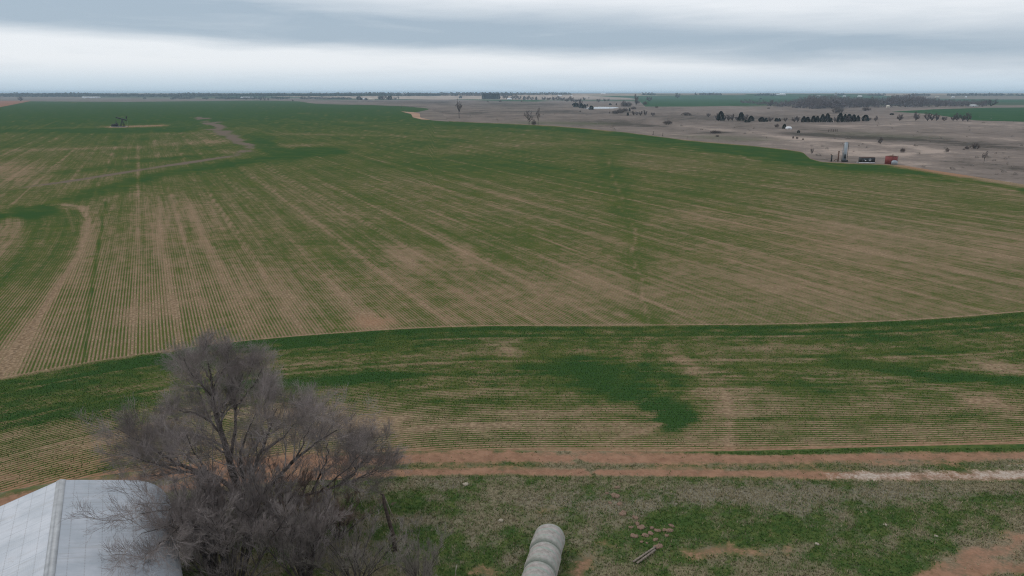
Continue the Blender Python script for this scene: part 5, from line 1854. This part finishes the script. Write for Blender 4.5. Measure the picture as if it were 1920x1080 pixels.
building('shed', 1072, 180.6, 3, 1.8, 'tiny pale shed right of the slope barn', cat='shed')
building('barn', 1131, 176.6, 8, 2.2, 'long white barn on the horizon above the pond', cat='barn')
building('barn', 1211, 176.8, 15, 2.6, 'broad white barn among horizon trees above the far green field', depth=0.4, cat='barn')
building('barn', 1446, 178.4, 5, 2.0, 'first white shed of the three at the far edge of the green field', cat='barn')
building('barn', 1456, 178.6, 9, 2.4, 'middle white shed of the three at the far edge of the green field', cat='barn')
building('barn', 1467, 178.8, 10, 3.4, 'brightest white shed of the three at the far edge of the green field', cat='barn')
building('barn', 1535, 180.5, 5, 2.2, 'white town building left of the grain elevator', cat='building')
building('barn', 1583, 181.2, 5, 2.0, 'small white town building right of the grain elevator', cat='building')
building('barn', 1612, 182.2, 7, 3.0, 'bright white building above the middle of the big wood', cat='building')
building('barn', 1757, 183, 6, 3.0, 'cream coloured building above the right part of the wood', 'bcream', 'bcream', cat='building')
building('barn', 1787, 183, 5, 2.0, 'small white building below the radio mast', cat='building')
building('barn', 1811, 183, 3, 2.4, 'tiny white building right of the radio mast', cat='building')
building('barn', 1826, 199.8, 13, 3.6, 'low white barn at the right end of the big wood', depth=0.4, cat='barn')
building('shed', 1478.5, 242, 8, 4.6, 'small white open-front livestock shelter beside a cedar', 'bwhite', 'bwhite', depth=0.6, cat='shelter', open_front=True)
building('shed', 1664.5, 202.5, 5, 5.2, 'small sand-coloured hut in front of the big wood', 'bcream', 'bcream', depth=0.8, cat='hut')

# grain elevator and radio mast on the horizon
s = px_size(1567, 181)
o = tag(empty('grain_elevator', ground_at(1567, 181)), 'grey grain elevator rising over the far town', 'grain elevator', None)
for k in range(3):
    mm = MB(); mm.tube([((k - 1) * 1.6 * s, 0, 0), ((k - 1) * 1.6 * s, 0, 5.2 * s)], [0.8 * s, 0.8 * s], 12); mm.build('silo', M['bgrey'], o)
mm = MB(); mm.box((0, 0, 6.2 * s), (2.6 * s, 1.4 * s, 2.0 * s)); mm.build('headhouse', M['bgrey'], o)
s = px_size(1789, 183)
o = tag(empty('radio_mast', ground_at(1789, 183)), 'thin radio mast standing on the right horizon', 'mast')
mm = MB(); mm.tube([(0, 0, 0), (0, 0, 11.5 * s)], [0.16 * s, 0.10 * s], 4); mm.build('mast', M['bgrey'], o)
mm = MB(); mm.tube([(0, 0, 11.5 * s), (0, 0, 12.5 * s)], [0.06 * s, 0.04 * s], 4); mm.build('antenna', M['bgrey'], o)

# posts and a short fence in the pasture
fn = tag(empty('pasture_fence', ground_at(1562, 247)), 'short wooden fence remnant in the open pasture', 'fence')
c0 = ground_at(1562, 247)
for px in (1553.5, 1558, 1562.5, 1566, 1569.5):
    d_ = ground_at(px, 247) - c0
    mm = MB(); mm.tube([(d_[0], 0, -0.2), (d_[0] + 0.05, 0, 1.5)], [0.14, 0.12], 5); mm.build('post', M['oldwood'], fn)
for z in (0.6, 1.15):
    a_, b_ = ground_at(1553.5, 247) - c0, ground_at(1569.5, 247) - c0
    mm = MB(); mm.tube([(a_[0], 0.06, z), (b_[0], 0.06, z)], [0.05, 0.05], 4); mm.build('rail', M['oldwood'], fn)
for px, py, t_, lab in [(753, 203, 198, 'dark post at the pasture corner beyond the wheat'), (1224.5, 253, 246, 'left of two thin posts at the wheat edge below the brush clump'),
                        (1242.5, 255.5, 248.5, 'right of two thin posts at the wheat edge below the brush clump')]:
    s = px_size(px, py)
    o = tag(empty('fence_post', ground_at(px, py)), lab, 'post')
    mm = MB(); mm.tube([(0, 0, -0.2), (0.05, 0, (py - t_) * s)], [0.16, 0.13], 6); mm.build('post', M['oldwood'], o)
    mm = MB(); mm.tube([(-0.4, 0, 0.1), (0.4, 0, 0.15)], [0.12, 0.08], 5); mm.build('brace', M['oldwood'], o)

# ------------------------------------------------------------------ haze: even pale air over the plain
HB = 24500.0
mm = MB()
mm.addv([(-HB, -HB, -1), (HB, -HB, -1), (HB, HB, -1), (-HB, HB, -1), (-HB, -HB, 40), (HB, -HB, 40), (HB, HB, 40), (-HB, HB, 40)],
        [(3, 2, 1, 0), (4, 5, 6, 7), (0, 1, 5, 4), (1, 2, 6, 5), (2, 3, 7, 6), (3, 0, 4, 7)])
hm = bpy.data.materials.new("haze")
hm.use_nodes = True
hm.node_tree.nodes.clear()
g = NT(hm.node_tree)
ho = g.node('ShaderNodeOutputMaterial')
pv = g.node('ShaderNodeVolumePrincipled')
pv.inputs['Color'].default_value = (0.62, 0.82, 1.0, 1)
pv.inputs['Density'].default_value = 1.0 / 8500.0
pv.inputs['Density Attribute'].default_value = ""
pv.inputs['Anisotropy'].default_value = 0.2
g.l.new(pv.outputs[0], ho.inputs['Volume'])
o = mm.build('haze', hm)
tag(o, 'thin pale haze over the whole plain', 'haze', kind='stuff')
